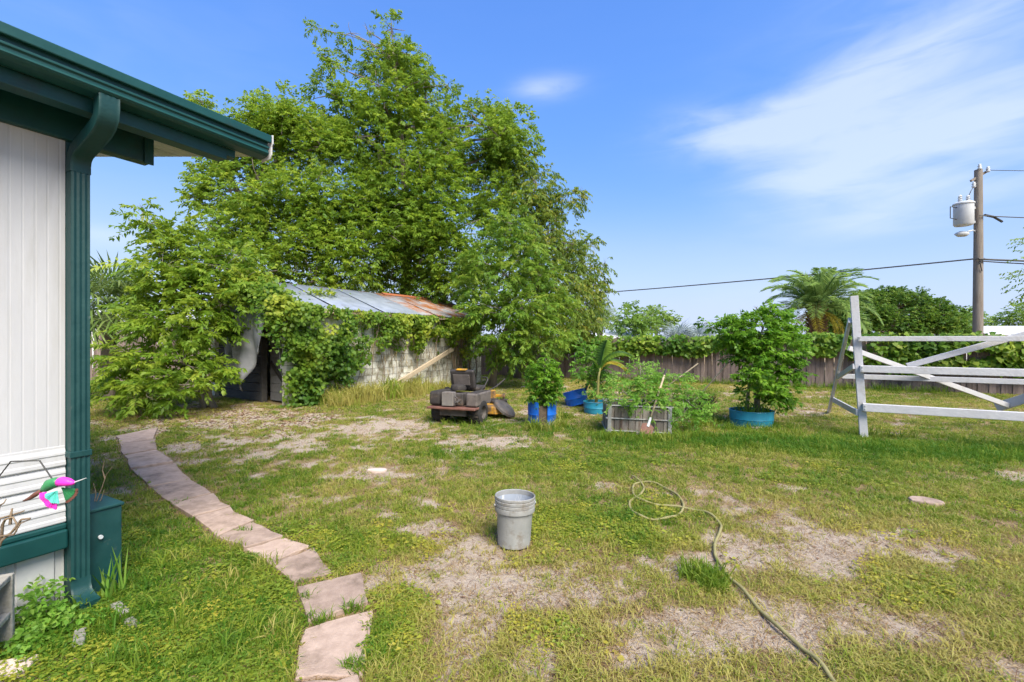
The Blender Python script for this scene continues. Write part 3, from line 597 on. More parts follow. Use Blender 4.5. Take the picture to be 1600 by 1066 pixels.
for px, py, a, l_, lb in ((188,958,-32,.17,'pale concrete edging piece lying beside the downspout shoe'), (124,1004,-50,.16,'pale concrete edging piece sunk in grass nearest the concrete block'), (205,980,-30,.1,'short mossy concrete edging piece half buried in the clover')):
    o = MB().box(-l_/2, l_/2, -.025, .025, -.04, .035).build('edging_stone', M_conc, None, bevel=.006, loc=G(px,py), rot=(0,.05,R(a))); tag(o, lb, 'edging stone', 'edging stones by the downspout')
# weeds and strap leaves by the house corner
def blades(rs_, k, h, lean, w, spread):
    V = []; T = []
    for i in range(k):
        a = rs_.uniform(0, 6.28); hh = h*rs_.uniform(.5, 1.1); ln = lean*rs_.uniform(.2, 1.2)*hh; bx, by = rs_.uniform(-spread, spread), rs_.uniform(-spread, spread)
        d = Vector((math.cos(a), math.sin(a), 0)); s_ = Vector((-d.y, d.x, 0))*w/2; b = Vector((bx, by, -.01))
        p1 = b+d*ln*.4+Vector((0,0,hh*.55)); p2 = b+d*ln+Vector((0,0,hh))
        V.append([b-s_, b+s_, p1+s_, p2, p1-s_]); T.append(rs_.random())
    return np.array([[tuple(v) for v in q_] for q_ in V]), np.array(T)
sp = thing('strap_leaf_plant', 'strappy yellow green plant growing before the dark green box', 'plant', HL(.17, -.13))
V, T = blades(rs, 14, .30, .45, .014, .06); link('leaves', quads('leaves', V, 5, T), L_weed, sp)
# ------------------------------------------------------------------ foliage generator
def unit(v): return v/np.maximum(np.linalg.norm(v, axis=1, keepdims=True), 1e-9)
def frond_quads(rg, pos, dirv, L_, pairs, l, w, droop, ang=62, leafdroop=.25, jit=.3, terminal=True, tint0=.5, tsd=.16, tint_pos=None, t0=.2):
    N_ = len(pos); up = np.array([0, 0, 1.]); dirv = unit(dirv); side = unit(np.cross(dirv, up)+rg.normal(0, .25, (N_, 3))); upv = np.cross(side, dirv)
    Ls = L_*rg.uniform(.7, 1.25, N_); out_ = []; tn = []
    bt = tint0+rg.normal(0, tsd, N_) if tint_pos is None else tint_pos+rg.normal(0, tsd, N_)
    items = [(t0+(1-t0)*k/max(1, pairs-1)*.95, s_) for k in range(pairs) for s_ in (-1, 1)]+([(1., 0)] if terminal else [])
    for t, s_ in items:
        base = pos+dirv*(Ls*t)[:, None]-up*(droop*Ls*t*t)[:, None]; tan = unit(dirv-up*(2*droop*t))
        a = R(ang)*(1-.35*t)
        d = unit(tan*math.cos(a)+side*(s_*math.sin(a))-up*leafdroop+rg.normal(0, jit, (N_, 3))) if s_ else unit(tan-up*leafdroop+rg.normal(0, jit*.6, (N_, 3)))
        wd = unit(np.cross(d, upv+rg.normal(0, .35, (N_, 3))))
        ll = (l*rg.uniform(.7, 1.2, N_)*(.75+.45*math.sin(math.pi*min(1, t*.8+.15))))[:, None]; ww = w*rg.uniform(.8, 1.2, N_)[:, None]
        fold = np.cross(wd, d)*ww*.18
        out_.append(np.stack([base, base+d*ll*.45+wd*ww*.5+fold, base+d*ll-up*ll*.10, base+d*ll*.45-wd*ww*.5+fold], 1)); tn.append(np.clip(bt+rg.normal(0, .07, N_), 0, 1))
    return np.concatenate(out_), np.concatenate(tn)
def lobe_points(rg, lobes, per_m2, shell=.55, thr=.36, nsc=.8, front=False):
    ps, ds, tp = [], [], []
    for c, r in lobes:
        c = np.array(c); r = np.array(r); k = max(4, int(per_m2*math.pi*r[0]*r[2])); v = unit(rg.normal(0, 1, (k*2, 3))); u = rg.random(k*2)**shell*rg.normal(1, .09, k*2)
        p = c+v*r*u[:, None]; nz = vnoise(p/nsc+50, 3)*.65+vnoise(p/(nsc*.4)+90, 5)*.35
        ok = nz > thr; p = p[ok][:k]; ps.append(p); ds.append((v*np.array([1, 1, .45])+np.array([0, 0, .16]))[ok][:k]+rg.normal(0, .42, (len(p), 3))*np.array([1, 1, .6])); tp.append((nz[ok][:k]-.5)*1.0+.12*(v[ok][:k][:,2]))  # leaf tint rises toward lobe tops: sunlit clump tops put into the colour
    return np.concatenate(ps), np.concatenate(ds), np.concatenate(tp)
def limb(mb, a, b, r0, r1, rs_, sag=.12, n_=6, sides=6):
    a = Vector(a); b = Vector(b); d = b-a; Ld = d.length; off = Vector((rs_.uniform(-1,1), rs_.uniform(-1,1), rs_.uniform(.0,1)))*Ld*sag
    pts = [a+d*t+off*math.sin(math.pi*t)+Vector((rs_.uniform(-1,1), rs_.uniform(-1,1), 0))*Ld*.02*(0 < t < 1) for t in [i/n_ for i in range(n_+1)]]
    mb.tube(pts, [r0+(r1-r0)*i/n_ for i in range(n_+1)], sides); return pts
def tree(name, label, cat, base, lobes_px, leafmat, seed, per_m2, L_, pairs, l, w, droop, fork=.35, trunk_r=.16, stems=1, barkm=None, group=None, thr=.36, nsc=.8, dj=.6, leafdroop=.25, tint0=.45, tsd=.13, twigs=5, rz=1., ang=62, shell=.55, jit=.3, ext=None, lobes3=None):
    rg = np.random.default_rng(seed); rs_ = random.Random(seed); base = Vector(base)
    root = thing(name, label, cat, base, 0, group); barkm = barkm or M_bark
    lobes = []
    for q_ in lobes_px:
        px, py, rp, d = q_[:4]; d = d+rs_.uniform(-dj, dj); c = P(px, py, d)-base; r = rp/F*d; lobes.append((c, (r, r*(q_[4] if len(q_) > 4 else 1.), r*rz)))
    if lobes3: lobes += lobes3
    # trunk: up to fork, then limbs to lobes
    cz = sum(c.z for c, r in lobes)/len(lobes); cx = sum(c.x for c, r in lobes)/len(lobes); cy = sum(c.y for c, r in lobes)/len(lobes)
    ztop = max(c.z for c, r in lobes); top = max(lobes, key=lambda q_: q_[0].z)[0]
    mt = MB(); nodes = []
    for s_ in range(stems):
        jt = min(.3, ztop*.08); o_ = Vector((rs_.uniform(-1,1), rs_.uniform(-1,1), 0))*(min(.25, ztop*.06)*(stems > 1)); tgt = top if s_ == 0 else lobes[rs_.randrange(len(lobes))][0]
        mid = Vector((cx*.6+rs_.uniform(-jt,jt), cy*.6, ztop*fork))
        pts = [o_-Vector((0,0,.1)), o_.lerp(mid, .5)+Vector((rs_.uniform(-.3,.3)*jt, 0, .3*jt)), mid, mid.lerp(tgt, .5)+Vector((rs_.uniform(-.6,.6)*jt, 0, .3*jt)), tgt]
        tr = trunk_r/math.sqrt(stems); mt.tube(pts, [tr*1.25, tr*.95, tr*.8, tr*.45, tr*.12], 9)
        for i in range(1, 4): nodes += [pts[i].lerp(pts[i+1], t) for t in (0, .33, .66)]
    mt.build('trunk', barkm, root, smooth=True)
    ml = MB()
    for c, r in (lobes if twigs else []):
        nd = min(nodes, key=lambda q_: (q_-c).length+max(0, q_.z-c.z+.2*(q_-c).length)*1.5); rad = max(min(.012, trunk_r*.3), trunk_r*.36*min(1, r[0]))
        if (nd-c).length > .05: limb(ml, nd, c, rad, rad*.45, rs_)
        for k in range(twigs):
            v = Vector((rs_.gauss(0,1), rs_.gauss(0,1), rs_.gauss(.3,1))).normalized(); limb(ml, c, c+Vector((v.x*r[0], v.y*r[1], v.z*r[2]))*.95, rad*.4, rad*.1, rs_, .1, 4, 4)
    if ml.v: ml.build('limbs', barkm, root, smooth=True)
    p, d, tp = lobe_points(rg, lobes, per_m2, thr=thr, nsc=nsc, shell=shell)
    V, T = frond_quads(rg, p, d, L_, pairs, l, w, droop, leafdroop=leafdroop, tint0=tint0, tsd=tsd, tint_pos=tint0+tp*.55, ang=ang, jit=jit)
    link('crown', quads('crown', V, 4, T), leafmat, root); print(name, len(V))
    return root
# ------------------------------------------------------------------ block shed
shed = thing('block_shed', 'overgrown concrete block shed with rusting corrugated metal roof', 'shed', SC, math.atan2(SU.y, SU.x))
SLEN, SDEP, SH = 7.8, 3.9, 2.4
MB().box(.02, SLEN-.02, .02, .19, -.1, SH-.01).build('wall_core', M_mortar, shed)
bmsh = MB().box(-.194, .194, -.1, .1, -.094, .094).mesh('block'); bmsh.materials.append(M_wallblock)
hb = MB().box(-.094, .094, -.1, .1, -.094, .094).mesh('half_block'); hb.materials.append(M_wallblock)
rb = random.Random(5); nblk = 0
for c_ in range(12):
    z = .1+c_*.2; x_ = 0.
    if c_ % 2:
        o = link('block', hb, None, shed, (.1, .1+rb.uniform(-.006,.006), z)); x_ = .2
    while x_+.4 <= SLEN+.01:
        o = link('block', bmsh, None, shed, (x_+.2, .1+rb.uniform(-.007,.007), z), (0, 0, rb.uniform(-.01,.01))); x_ += .4; nblk += 1
        bv = None
    if SLEN-x_ > .15: link('block', hb, None, shed, (x_+.1, .1, z))
MB().box(SLEN-.2, SLEN, .21, SDEP, -.1, SH).build('end_wall', M_wallblock, shed)
MB().box(0, SLEN, SDEP-.2, SDEP, -.1, SH).build('back_wall', M_wallblock, shed)
RID, RZ, EZ, EY = 1.95, 3.25, 2.42, -.3
MB().add([(.1,.21,SH),(.1,SDEP,SH),(.1,RID,RZ-.1),(.16,.21,SH),(.16,SDEP,SH),(.16,RID,RZ-.1)], [(0,1,2),(3,5,4),(0,3,4,1),(1,4,5,2),(2,5,3,0)]).build('gable', M_dkwood, shed)
for k in range(10):          # dark plank end wall with an open doorway near the corner
    MB().box(.1, .13, 1.35, SDEP-.2, .02+k*.238, .02+k*.238+.225).build('plank', M_dkwood, shed, bevel=.004)
MB().box(.06, .2, .205, .28, 0, SH).box(.06, .2, 1.25, 1.34, 0, SH).box(.06, .2, .28, 1.25, 2.1, 2.2).build('door_frame', M_dkwood, shed)
dr = MB().box(.30, .32, .3, 1.22, .03, 2.05).build('door', M_dkwood, shed)
for k in range(9): MB().box(.268, .299, .3, 1.22, .05+k*.222, .05+k*.222+.21).build('door_plank', M_greywood, dr, bevel=.004)
MB().beam((.25, .32, .35), (.25, 1.18, 1.05), .03, .1).build('door_brace', M_dkwood, dr)
# corrugated sheets, front slope and back slope
def sheet(x0, x1, ya, za, yb, zb, M_m, lift):
    mb = MB(); n_ = 20; vs = []; sl_ = Vector((0, yb-ya, zb-za)); nrm = Vector((0, -(zb-za), yb-ya)).normalized()
    if nrm.z < 0: nrm = -nrm
    for i in range(n_+1):
        x_ = x0+(x1-x0)*i/n_; h_ = .011*math.cos(i*math.pi/1.0)+lift
        for t in (0, 1):
            vs.append(Vector((x_, ya, za))+sl_*t+nrm*h_)
    fs = [(2*i, 2*i+2, 2*i+3, 2*i+1) for i in range(n_)]
    return mb.add(vs, fs)
nsh = 11; xw = (8.0+.25)/nsh; rr_ = random.Random(8)
for k in range(nsh):
    x0 = -.25+k*xw; rust = k >= 7 or k in (3,)
    o = sheet(x0-.02, x0+xw+.03, EY+rr_.uniform(-.06,.05), EZ-.0, RID+.02, RZ+.0, None, .012 if k % 2 else .017).build('roof_sheet', M_rust if k >= 6 else M_galv, shed, smooth=True)
    md = o.modifiers.new('thick', 'SOLIDIFY'); md.thickness = .003
o = sheet(-.25, 8.0, SDEP+.3, EZ, RID-.02, RZ, None, .012).build('rear_roof_slope', M_rust, shed); md = o.modifiers.new('thick', 'SOLIDIFY'); md.thickness = .003
MB().prism([(RID-.16,RZ-.02),(RID,RZ+.06),(RID+.16,RZ-.02),(RID+.16,RZ-.03),(RID,RZ+.05),(RID-.16,RZ-.03)], (4.6, 8.02)).build('ridge_cap', M_rustred, shed)
for k in range(12): MB().beam((.05+k*.69, EY+.06, EZ-.06), (.05+k*.69, RID, RZ-.08), .05, .09).build('rafter', M_greywood, shed)
MB().beam((-.2, EY+.03, EZ-.045), (7.95, EY+.03, EZ-.045), .025, .1).build('eave_board', M_timber, shed)
def SLc(x_, y_, z_=0): return SC+SU*x_-SN*y_+Vector((0,0,z_))
# tarp hung over the gable end
tp_ = MB(); nu, nv = 26, 18; vs = []
for i in range(nu+1):
    u = i/nu; yy = .25+1.95*u; ztop = 2.45+.35*math.sin(u*1.7); zbot = 1.30-.85*sstep(0., .55, np.array([u]))[0]+.12*math.sin(u*9)+.35*sstep(.8, 1., np.array([u]))[0]
    for j in range(nv+1):
        v = j/nv; z = ztop+(zbot-ztop)*v; fold = .09*math.sin(u*13+v*2.2)*(.25+v)+.05*math.sin(u*27-v*3)*v+.16*math.sin(math.pi*v)*math.sin(math.pi*u)
        vs.append(SLc(-.33-fold-.12*v, yy+.05*math.sin(v*5)*u-.28*v*(u-.35), z)-SC)
tp_.add(vs, [(i*(nv+1)+j, (i+1)*(nv+1)+j, (i+1)*(nv+1)+j+1, i*(nv+1)+j+1) for i in range(nu) for j in range(nv)])
o = tp_.build('tarp', M_tarp, None, smooth=True, loc=SC); md = o.modifiers.new('thick', 'SOLIDIFY'); md.thickness = .008
tag(o, 'grey tarp hanging in folds over the end of the shed', 'tarp')
o = MB().beam((0,0,0), SLc(5.9, -.22, 1.33)-SLc(2.3, -.5, .05), .07, .15).build('leaning_timber', M_timber, None, bevel=.02, loc=SLc(2.3, -.5, .05)); tag(o, 'pale weathered timber leaning along the shed block wall', 'timber')
mb = MB(); mb.tube([SLc(-.1,.05,1.85), SLc(-.14,.1,1.4), SLc(-.1,.06,1.0)], .006, 6); o = mb.build('hanging_cord', M_frame, None); tag(o, 'pale cord hanging at the dark shed doorway', 'cord')
o = MB().tube([SLc(-.1,.06,1.0), SLc(-.1,.06,.93)], .02, 8).build('toggle', M_frame, o)
# vine over the shed
vine = thing('shed_vine', 'bright green vine smothering the shed eave and upper block wall', 'vine', SC)
rg = np.random.default_rng(31)
def vine_leaves(pts, nrm, size, tint, rg):
    n_ = len(pts); nrm = unit(nrm+rg.normal(0, .55, (n_,3))); dn = np.array([0,0,-1.])+rg.normal(0, .55, (n_,3)); d = unit(dn-nrm*(dn*nrm).sum(1, keepdims=True)); wd = np.cross(nrm, d); s_ = (size*rg.uniform(.55, 1.25, n_))[:, None]
    a = [(0,0,0),(.12,.48,.02),(.5,.42,.0),(1,0,-.12),(.5,-.42,.0),(.12,-.48,.02)]
    V = np.stack([pts+d*s_*u_+wd*s_*v_+nrm*s_*k_ for u_, v_, k_ in a], 1); return V, np.clip(tint, 0, 1)
PT, NR = [], []
sun_ = np.array(SU); snn = np.array(SN); sc0 = np.zeros(3)
def wallpts(k, xa, xb, zf, zt, off0, off1):
    x_ = rg.uniform(xa, xb, k); zl = np.interp(x_, *zf); zh = np.interp(x_, *zt); n_ = vnoise(np.stack([x_*1.1, x_*0+2, x_*0], 1), 9); zl = zl+(n_-.5)*1.1+(vnoise(np.stack([x_*4, x_*0+5, x_*0], 1), 19)-.5)*1.3
    z = zl+(zh-zl)*rg.random(k)**.75; o_ = rg.uniform(off0, off1, k)*(.5+.9*np.sin(np.clip((z-zl)/np.maximum(.2, zh-zl), 0, 1)*2.2))
    keep = vnoise(np.stack([x_*2.6, z*2.6, o_*2.6], 1), 21)*.6+vnoise(np.stack([x_*6, z*6, o_*3], 1), 22)*.4 > .43+.10*(z < zl+.5)
    x_, z, o_ = x_[keep], z[keep], o_[keep]; PT.append(sun_*x_[:,None]+snn*o_[:,None]+np.array([0,0,1.])*z[:,None]); NR.append(np.tile(snn+np.array([0,-.1,.55]), (len(x_),1)))
ZF = ([-.2,.3,.9,1.3,2.2,3.4,5,6,7,8], [.1,.1,.15,.7,1.25,1.35,1.55,1.5,1.3,1.9]); ZT = ([-.2,2,4,6,8], [2.52,2.44,2.42,2.42,2.4])
wallpts(15000, -.2, 7.9, ZF, ZT, .05, .5); wallpts(6000, -.3, 1.4, ([-.3,.0,.3,1.4],[1.7,1.2,.2,.4]), ([-.3,1.4],[2.55,2.45]), .1, .7)
# over the left end of the roof and down the gable corner
k = 4200; y_ = rg.uniform(-.5, 2.1, k); e_ = rg.normal(-.30, .17, k); zz = np.interp(y_, [-.5,1.95,2.1], [2.45,3.35,3.35])+rg.normal(.02, .14, k)-np.where(e_ < -.3, rg.random(k)**1.5*np.interp(y_, [-.5,.3,.8,2.1],[1.4,.6,.3,.2]), 0); x_ = e_+np.where(rg.random(k) < .3, rg.random(k)*.35, 0)
PT.append(sun_*x_[:,None]-snn*y_[:,None]+np.array([0,0,1.])*zz[:,None]); NR.append(np.tile(snn*.4-sun_*.5+np.array([0,0,.8]), (k,1)))
k = 160; PT.append(sun_*rg.normal(1.6,.25,k)[:,None]-snn*rg.normal(.9,.15,k)[:,None]+np.array([0,0,1.])*rg.normal(2.98,.07,k)[:,None]); NR.append(np.tile(np.array([0,0,1.]), (k,1)))
PT = np.concatenate(PT); NR = np.concatenate(NR); tn = .45+(vnoise(PT*1.6+7, 4)-.5)*.9+(PT[:,2]-1.8)*.12+rg.normal(0, .12, len(PT))
V, T = vine_leaves(PT, NR, .088, tn, rg); link('leaves', quads('leaves', V, 6, T), L_vine, vine); print('vine', len(V))
mb = MB(); rv = random.Random(3)
for k in range(55):
    x_ = rv.uniform(.0, 7.8); z0 = rv.uniform(1.3, 2.4); z1 = rv.choice([0., 0., .3, .8]); o_ = rv.uniform(.02, .25); pts = []
    for i in range(7):
        t = i/6; pts.append(Vector(SU)*(x_+rv.uniform(-.07,.07)+.2*math.sin(t*3+k))+Vector(SN)*(o_*(1-t*.3)+rv.uniform(-.02,.02))+Vector((0,0,z0+(z1-z0)*t)))
    mb.tube(pts, rv.uniform(.003, .011), 4)
for k in range(16):
    x_ = rv.gauss(6.6, .5); pts = [Vector(SU)*(x_+rv.uniform(-.1,.1))+Vector(SN)*rv.uniform(.05,.2)+Vector((0,0,2.4*t)) for t in (0,.25,.5,.75,1)]; mb.tube(pts, rv.uniform(.01,.03), 5)
mb.build('stems', M_twig, vine)
V, T = [], []
for k in range(120):   # dry drooping strands
    x_ = float(rg.uniform(1.2, 7.6)); z = float(rg.uniform(.7, 1.9)); p = np.array(SU)*x_+np.array(SN)*float(rg.uniform(.05,.3))+np.array([0,0,z]); d = np.array([rg.normal(0,.06), rg.normal(0,.06), -rg.uniform(.15,.4)]); s_ = np.array(SU)*.012
    V.append([p-s_, p+s_, p+d+s_*.3, p+d-s_*.3]); T.append(rg.random())
link('dry_strands', quads('dry_strands', np.array(V), 4, np.array(T)), L_straw, vine)
# ------------------------------------------------------------------ trees behind the shed
tree('pecan_tree', 'tallest pecan tree with a narrow leafy spire rising behind the shed', 'tree', (-4.6, 19.5, 0),
     [(612,45,22,19.5),(622,80,24,19.5),(640,110,34,19.5),(590,100,30,19.5),(548,52,16,19.5),(575,50,15,19.5),(495,44,10,19.2),(508,90,10,19.2),(522,105,14,19.2),(540,80,10,19.2),(668,125,18,19.5),(665,160,30,19.5),(600,160,50,19.5),(540,165,30,19.3),(560,215,52,19),(640,220,62,19.3),(690,190,34,19.5),(700,135,12,19.5),(700,250,55,19.2),(600,280,72,18.6),(670,310,70,18.6),(540,320,66,18.4),(610,370,75,18.2),(700,370,70,18.5),(560,410,60,18),(650,430,62,17.8),(720,440,55,18),(750,250,44,19.5),(755,195,40,19.6),(510,150,26,19.2),(515,195,32,19.1),(495,235,32,18.9),(800,235,40,19.5),(800,190,28,19.6),(780,215,35,19.6),(825,205,14,19.6),(770,320,55,19)],
     L_pecan, 101, 78, .36, 5, .16, .062, .28, trunk_r=.24, fork=.4, thr=.43, nsc=1.0, leafdroop=.35, tint0=.42, dj=.8)
tree('broad_elm_tree', 'broad leafy tree left of the spire, partly behind the eave', 'tree', (-8.2, 18, 0),
     [(440,185,45,18),(400,185,30,18),(355,190,20,18.3),(410,190,34,18),(470,190,30,18),(380,225,45,18),(440,240,60,18),(500,230,45,18),(315,160,16,19),(330,180,20,19),(300,160,8,19),(345,235,34,18),(330,300,30,17.5),(360,300,45,17.5),(305,310,16,17.3),(420,310,62,17.3),(480,310,55,17.5),(320,275,22,17.6),(380,370,55,16.8),(450,390,60,16.6),(510,380,48,17),(340,365,36,16.6),(420,425,45,16.2),(490,440,40,16.6)],
     L_left, 102, 88, .32, 4, .145, .068, .22, trunk_r=.22, fork=.4, thr=.42, nsc=.9, tint0=.5, dj=.6)
tree('drooping_elm_tree', 'tree with drooping yellowish leaf sprays at the right of the grove', 'tree', (.2, 19.6, 0),
     [(800,260,42,19.4),(840,290,35,19.4),(815,330,48,19),(855,330,30,19.4),(890,318,22,19.6),(907,300,9,19.6),(860,380,42,19),(820,400,45,18.6),(890,390,34,19.3),(925,385,16,19.6),(905,430,36,19.2),(945,412,12,19.6),(938,445,20,19.6),(870,450,45,18.8),(915,475,32,19),(880,500,38,18.8),(835,470,40,18.6),(925,510,18,19),(845,525,40,18.6),(905,525,22,18.8)],
     L_droop, 103, 66, .36, 5, .145, .054, .6, trunk_r=.18, fork=.35, thr=.43, nsc=.7, leafdroop=.8, tint0=.42, dj=.5)
tree('chinaberry_tree', 'young chinaberry with layered feathery leaves at the right end of the shed', 'tree', (-.75, 15.8, 0),
     [(800,350,32,15.8),(780,375,30,15.6),(815,390,36,15.8),(752,410,36,15.4),(790,430,45,15.4),(845,430,34,15.8),(740,452,30,15),(770,480,42,15),(820,480,44,15.2),(860,480,34,15.6),(765,488,30,14.7),(790,520,44,14.9),(835,525,40,15.1),(870,530,25,15.4),(762,545,26,15),(800,560,30,15),(840,560,22,15.2)],
     L_china, 104, 70, .44, 7, .15, .060, .34, trunk_r=.10, fork=.3, thr=.40, nsc=.55, leafdroop=.3, tint0=.5, stems=3, dj=.3, rz=.6)
tree('sumac_bush', 'big bushy sumac with fern like layered leaves before the tarp', 'bush', (-7.3, 10.7, 0),
     [(222,325,12,11.6),(235,350,22,11.4),(265,370,36,11.4),(300,400,42,11.4),(345,420,40,11.5),(375,400,34,11.8),(385,440,34,11.6),(255,420,45,11.1),(240,455,32,10.9),(300,450,45,11),(345,475,38,11.2),(222,485,22,10.7),(248,500,40,10.6),(285,510,48,10.6),(330,515,32,10.9),(210,510,14,10.6),
      (200,570,30,10),(235,570,44,9.9),(192,606,22,9.8),(230,615,40,9.6),(285,570,44,9.8),(285,608,36,9.5),(325,580,30,10),(318,610,20,9.7),(180,545,12,10.2),(182,590,12,9.9)],
     L_bush, 105, 96, .44, 8, .135, .056, .30, trunk_r=.11, fork=.2, thr=.42, nsc=.45, leafdroop=.22, tint0=.5, stems=4, dj=.3, rz=.65)
# ------------------------------------------------------------------ palms
def fan_leaf(seed, rad, nseg, w=.045):
    rs_ = random.Random(seed); V, T = [], []
    for k in range(nseg):
        a = R(-135+270*k/(nseg-1)); d = Vector((math.cos(a), math.sin(a), 0)); l_ = rad*(.78+.22*math.cos(a*.6))*rs_.uniform(.9,1.05); s_ = Vector((-d.y, d.x, 0))*w*rad*.5; z = -.22*rad*abs(math.sin(a))
        m_ = d*l_*.55+Vector((0,0,z*.3+.04*rad)); e_ = d*l_+Vector((0,0,z-rs_.uniform(.05,.3)*rad))
        V.append([Vector((0,0,0)), m_+s_, e_, m_-s_]); T.append(rs_.uniform(.2,.8))
    return quads('fan_leaf', np.array([[tuple(v) for v in q_] for q_ in V]), 4, np.array(T))
def fan_palm(name, label, loc, h, rad, n_, seed, m, trunk_r=.14, stalk=.8, dead=0):
    rs_ = random.Random(seed); root = thing(name, label, 'palm tree', loc)
    mb = MB(); mb.tube([(0,0,-.1)]+[(.02*math.sin(i*2.1), .02*math.cos(i*1.7), h*i/6) for i in range(1, 7)], [trunk_r*(1.15 if i == 0 else 1+.12*math.sin(i*9)) for i in range(7)], 10)
    for k in range(26):
        a = rs_.uniform(0, 6.28); z = rs_.uniform(.35, 1)*h; mb.tube([(math.cos(a)*trunk_r*.8, math.sin(a)*trunk_r*.8, z), (math.cos(a)*(trunk_r+.1), math.sin(a)*(trunk_r+.1), z+.18)], [.04,.012], 4)
    mb.build('trunk', M_bark, root, smooth=True)
    ms = []
    for k in range(3): q_ = fan_leaf(seed+k, rad, 26); q_.materials.append(m); ms.append(q_)
    st = MB().tube([(0,0,0),(stalk,0,0)], [.018,.01], 5).mesh('stalk'); st.materials.append(m)
    for k in range(n_):
        az = k*2.399+rs_.uniform(-.2,.2); el = R(78-105*k/n_)+rs_.uniform(-.12,.12)
        f = link('frond', ms[k % 3], None, root, (math.cos(az)*math.cos(el)*stalk, math.sin(az)*math.cos(el)*stalk, h+math.sin(el)*stalk), (rs_.uniform(-.3,.3), -el+.25, az)); f.rotation_mode = 'XYZ'
        link('stalk', st, None, f, (-stalk, 0, 0))
    return root
fan_palm('fan_palm', 'fan palm with stiff pale leaves between the house and the bush', (-10.9, 12.3, 0), 2.35, 1.15, 34, 11, L_fan, .16, .85)
fan_palm('cabbage_palm', 'small cabbage palm with rough trunk beyond the fence near the banana', (5.3, 27.5, 0), 2.9, .85, 20, 21, L_fan, .2, .55)
for k, (px, d, lb) in enumerate(((1060, 21.5, 'silvery blue fan palm above the fence, nearer the banana plant'), (1092, 21, 'silvery blue fan palm above the fence, just left of the citrus crown'))):
    fan_palm('silver_palm', lb, ((px-800)/F*d, d, 0), 1.55, .85, 18, 31+k*5, L_silver, .15, .45)['group'] = 'silver palms beyond the fence'
def feather_frond(seed, Lf, n_=46, ll=.42, w=.03, arch=.55):
    rs_ = random.Random(seed); V, T = [], []; mb = MB(); pts = []
    for i in range(11):
        t = i/10; pts.append(Vector((Lf*t*(1-.12*t*t), 0, Lf*(.34*t-arch*t*t*t))))
    def at_(t):
        i = min(9, int(t*10)); return pts[i].lerp(pts[i+1], t*10-i)
    for k in range(n_):
        t = .1+.9*k/(n_-1); p = at_(t); tn_ = (at_(min(1, t+.02))-at_(max(0, t-.02))).normalized()
        for s_ in (-1, 1):
            d = (tn_*.75+Vector((0, s_*.85, .25))+Vector((rs_.uniform(-.12,.12), rs_.uniform(-.12,.12), rs_.uniform(-.3,.05)))).normalized(); l_ = ll*Lf/3*(.35+.9*math.sin(math.pi*min(.97, t*.8+.15)))
            wd = d.cross(Vector((0,0,1))).normalized()*w*.5*Lf/3
            V.append([p, p+d*l_*.4+wd, p+d*l_-Vector((0,0,.14*l_)), p+d*l_*.4-wd]); T.append(rs_.uniform(.2,.8))
    return quads('frond', np.array([[tuple(v) for v in q_] for q_ in V]), 4, np.array(T)), MB().tube(pts, [.035*Lf/3*(1-.85*i/10) for i in range(11)], 5).mesh('rachis')
dp = 24.0; root = thing('date_palm', 'date palm with arching feathery fronds beyond the fence', 'palm tree', ((1276-800)/F*dp, dp, 0))
mb = MB(); mb.tube([(0,0,-.1),(0,0,.8),(0,0,2.2),(0,0,3.3),(0,0,3.8)], [.34,.3,.33,.42,.2], 12)
rp_ = random.Random(77)
for k in range(70):
    a = k*2.399; z = 1.4+1.95*k/70; mb.tube([(math.cos(a)*.28, math.sin(a)*.28, z), (math.cos(a)*.52, math.sin(a)*.52, z+.22)], [.08,.03], 4)
mb.build('trunk', pm('palm_trunk', (.14,.08,.05), (.26,.16,.1), 7, .9, .5), root, smooth=True)
fm = []
for k in range(3):
    q_, r_ = feather_frond(50+k, 3.1, 60, .60, .055, .40); q_.materials.append(L_palm); r_.materials.append(L_palm); fm.append((q_, r_))
yq, yr = feather_frond(60, 2.0, 36, .5, .05, .5); yq.materials.append(L_bananay); yr.materials.append(L_bananay)
for k in range(46):
    az = k*2.399; el = R(80-92*k/46)+rp_.uniform(-.08,.08); q_, r_ = fm[k % 3]; sc_ = rp_.uniform(.85,1.05)*(.78+.22*min(1, k/14))
    f = link('frond', q_, None, root, (0,0,3.4), (rp_.uniform(-.4,.4), -el+.22, az), (sc_,)*3); link('rachis', r_, None, f)
for k in range(9):
    f = link('yellow_frond', yq, None, root, (0,0,3.2), (rp_.uniform(-.4,.4), R(25+rp_.uniform(0,25)), k*.7)); link('rachis', yr, None, f)
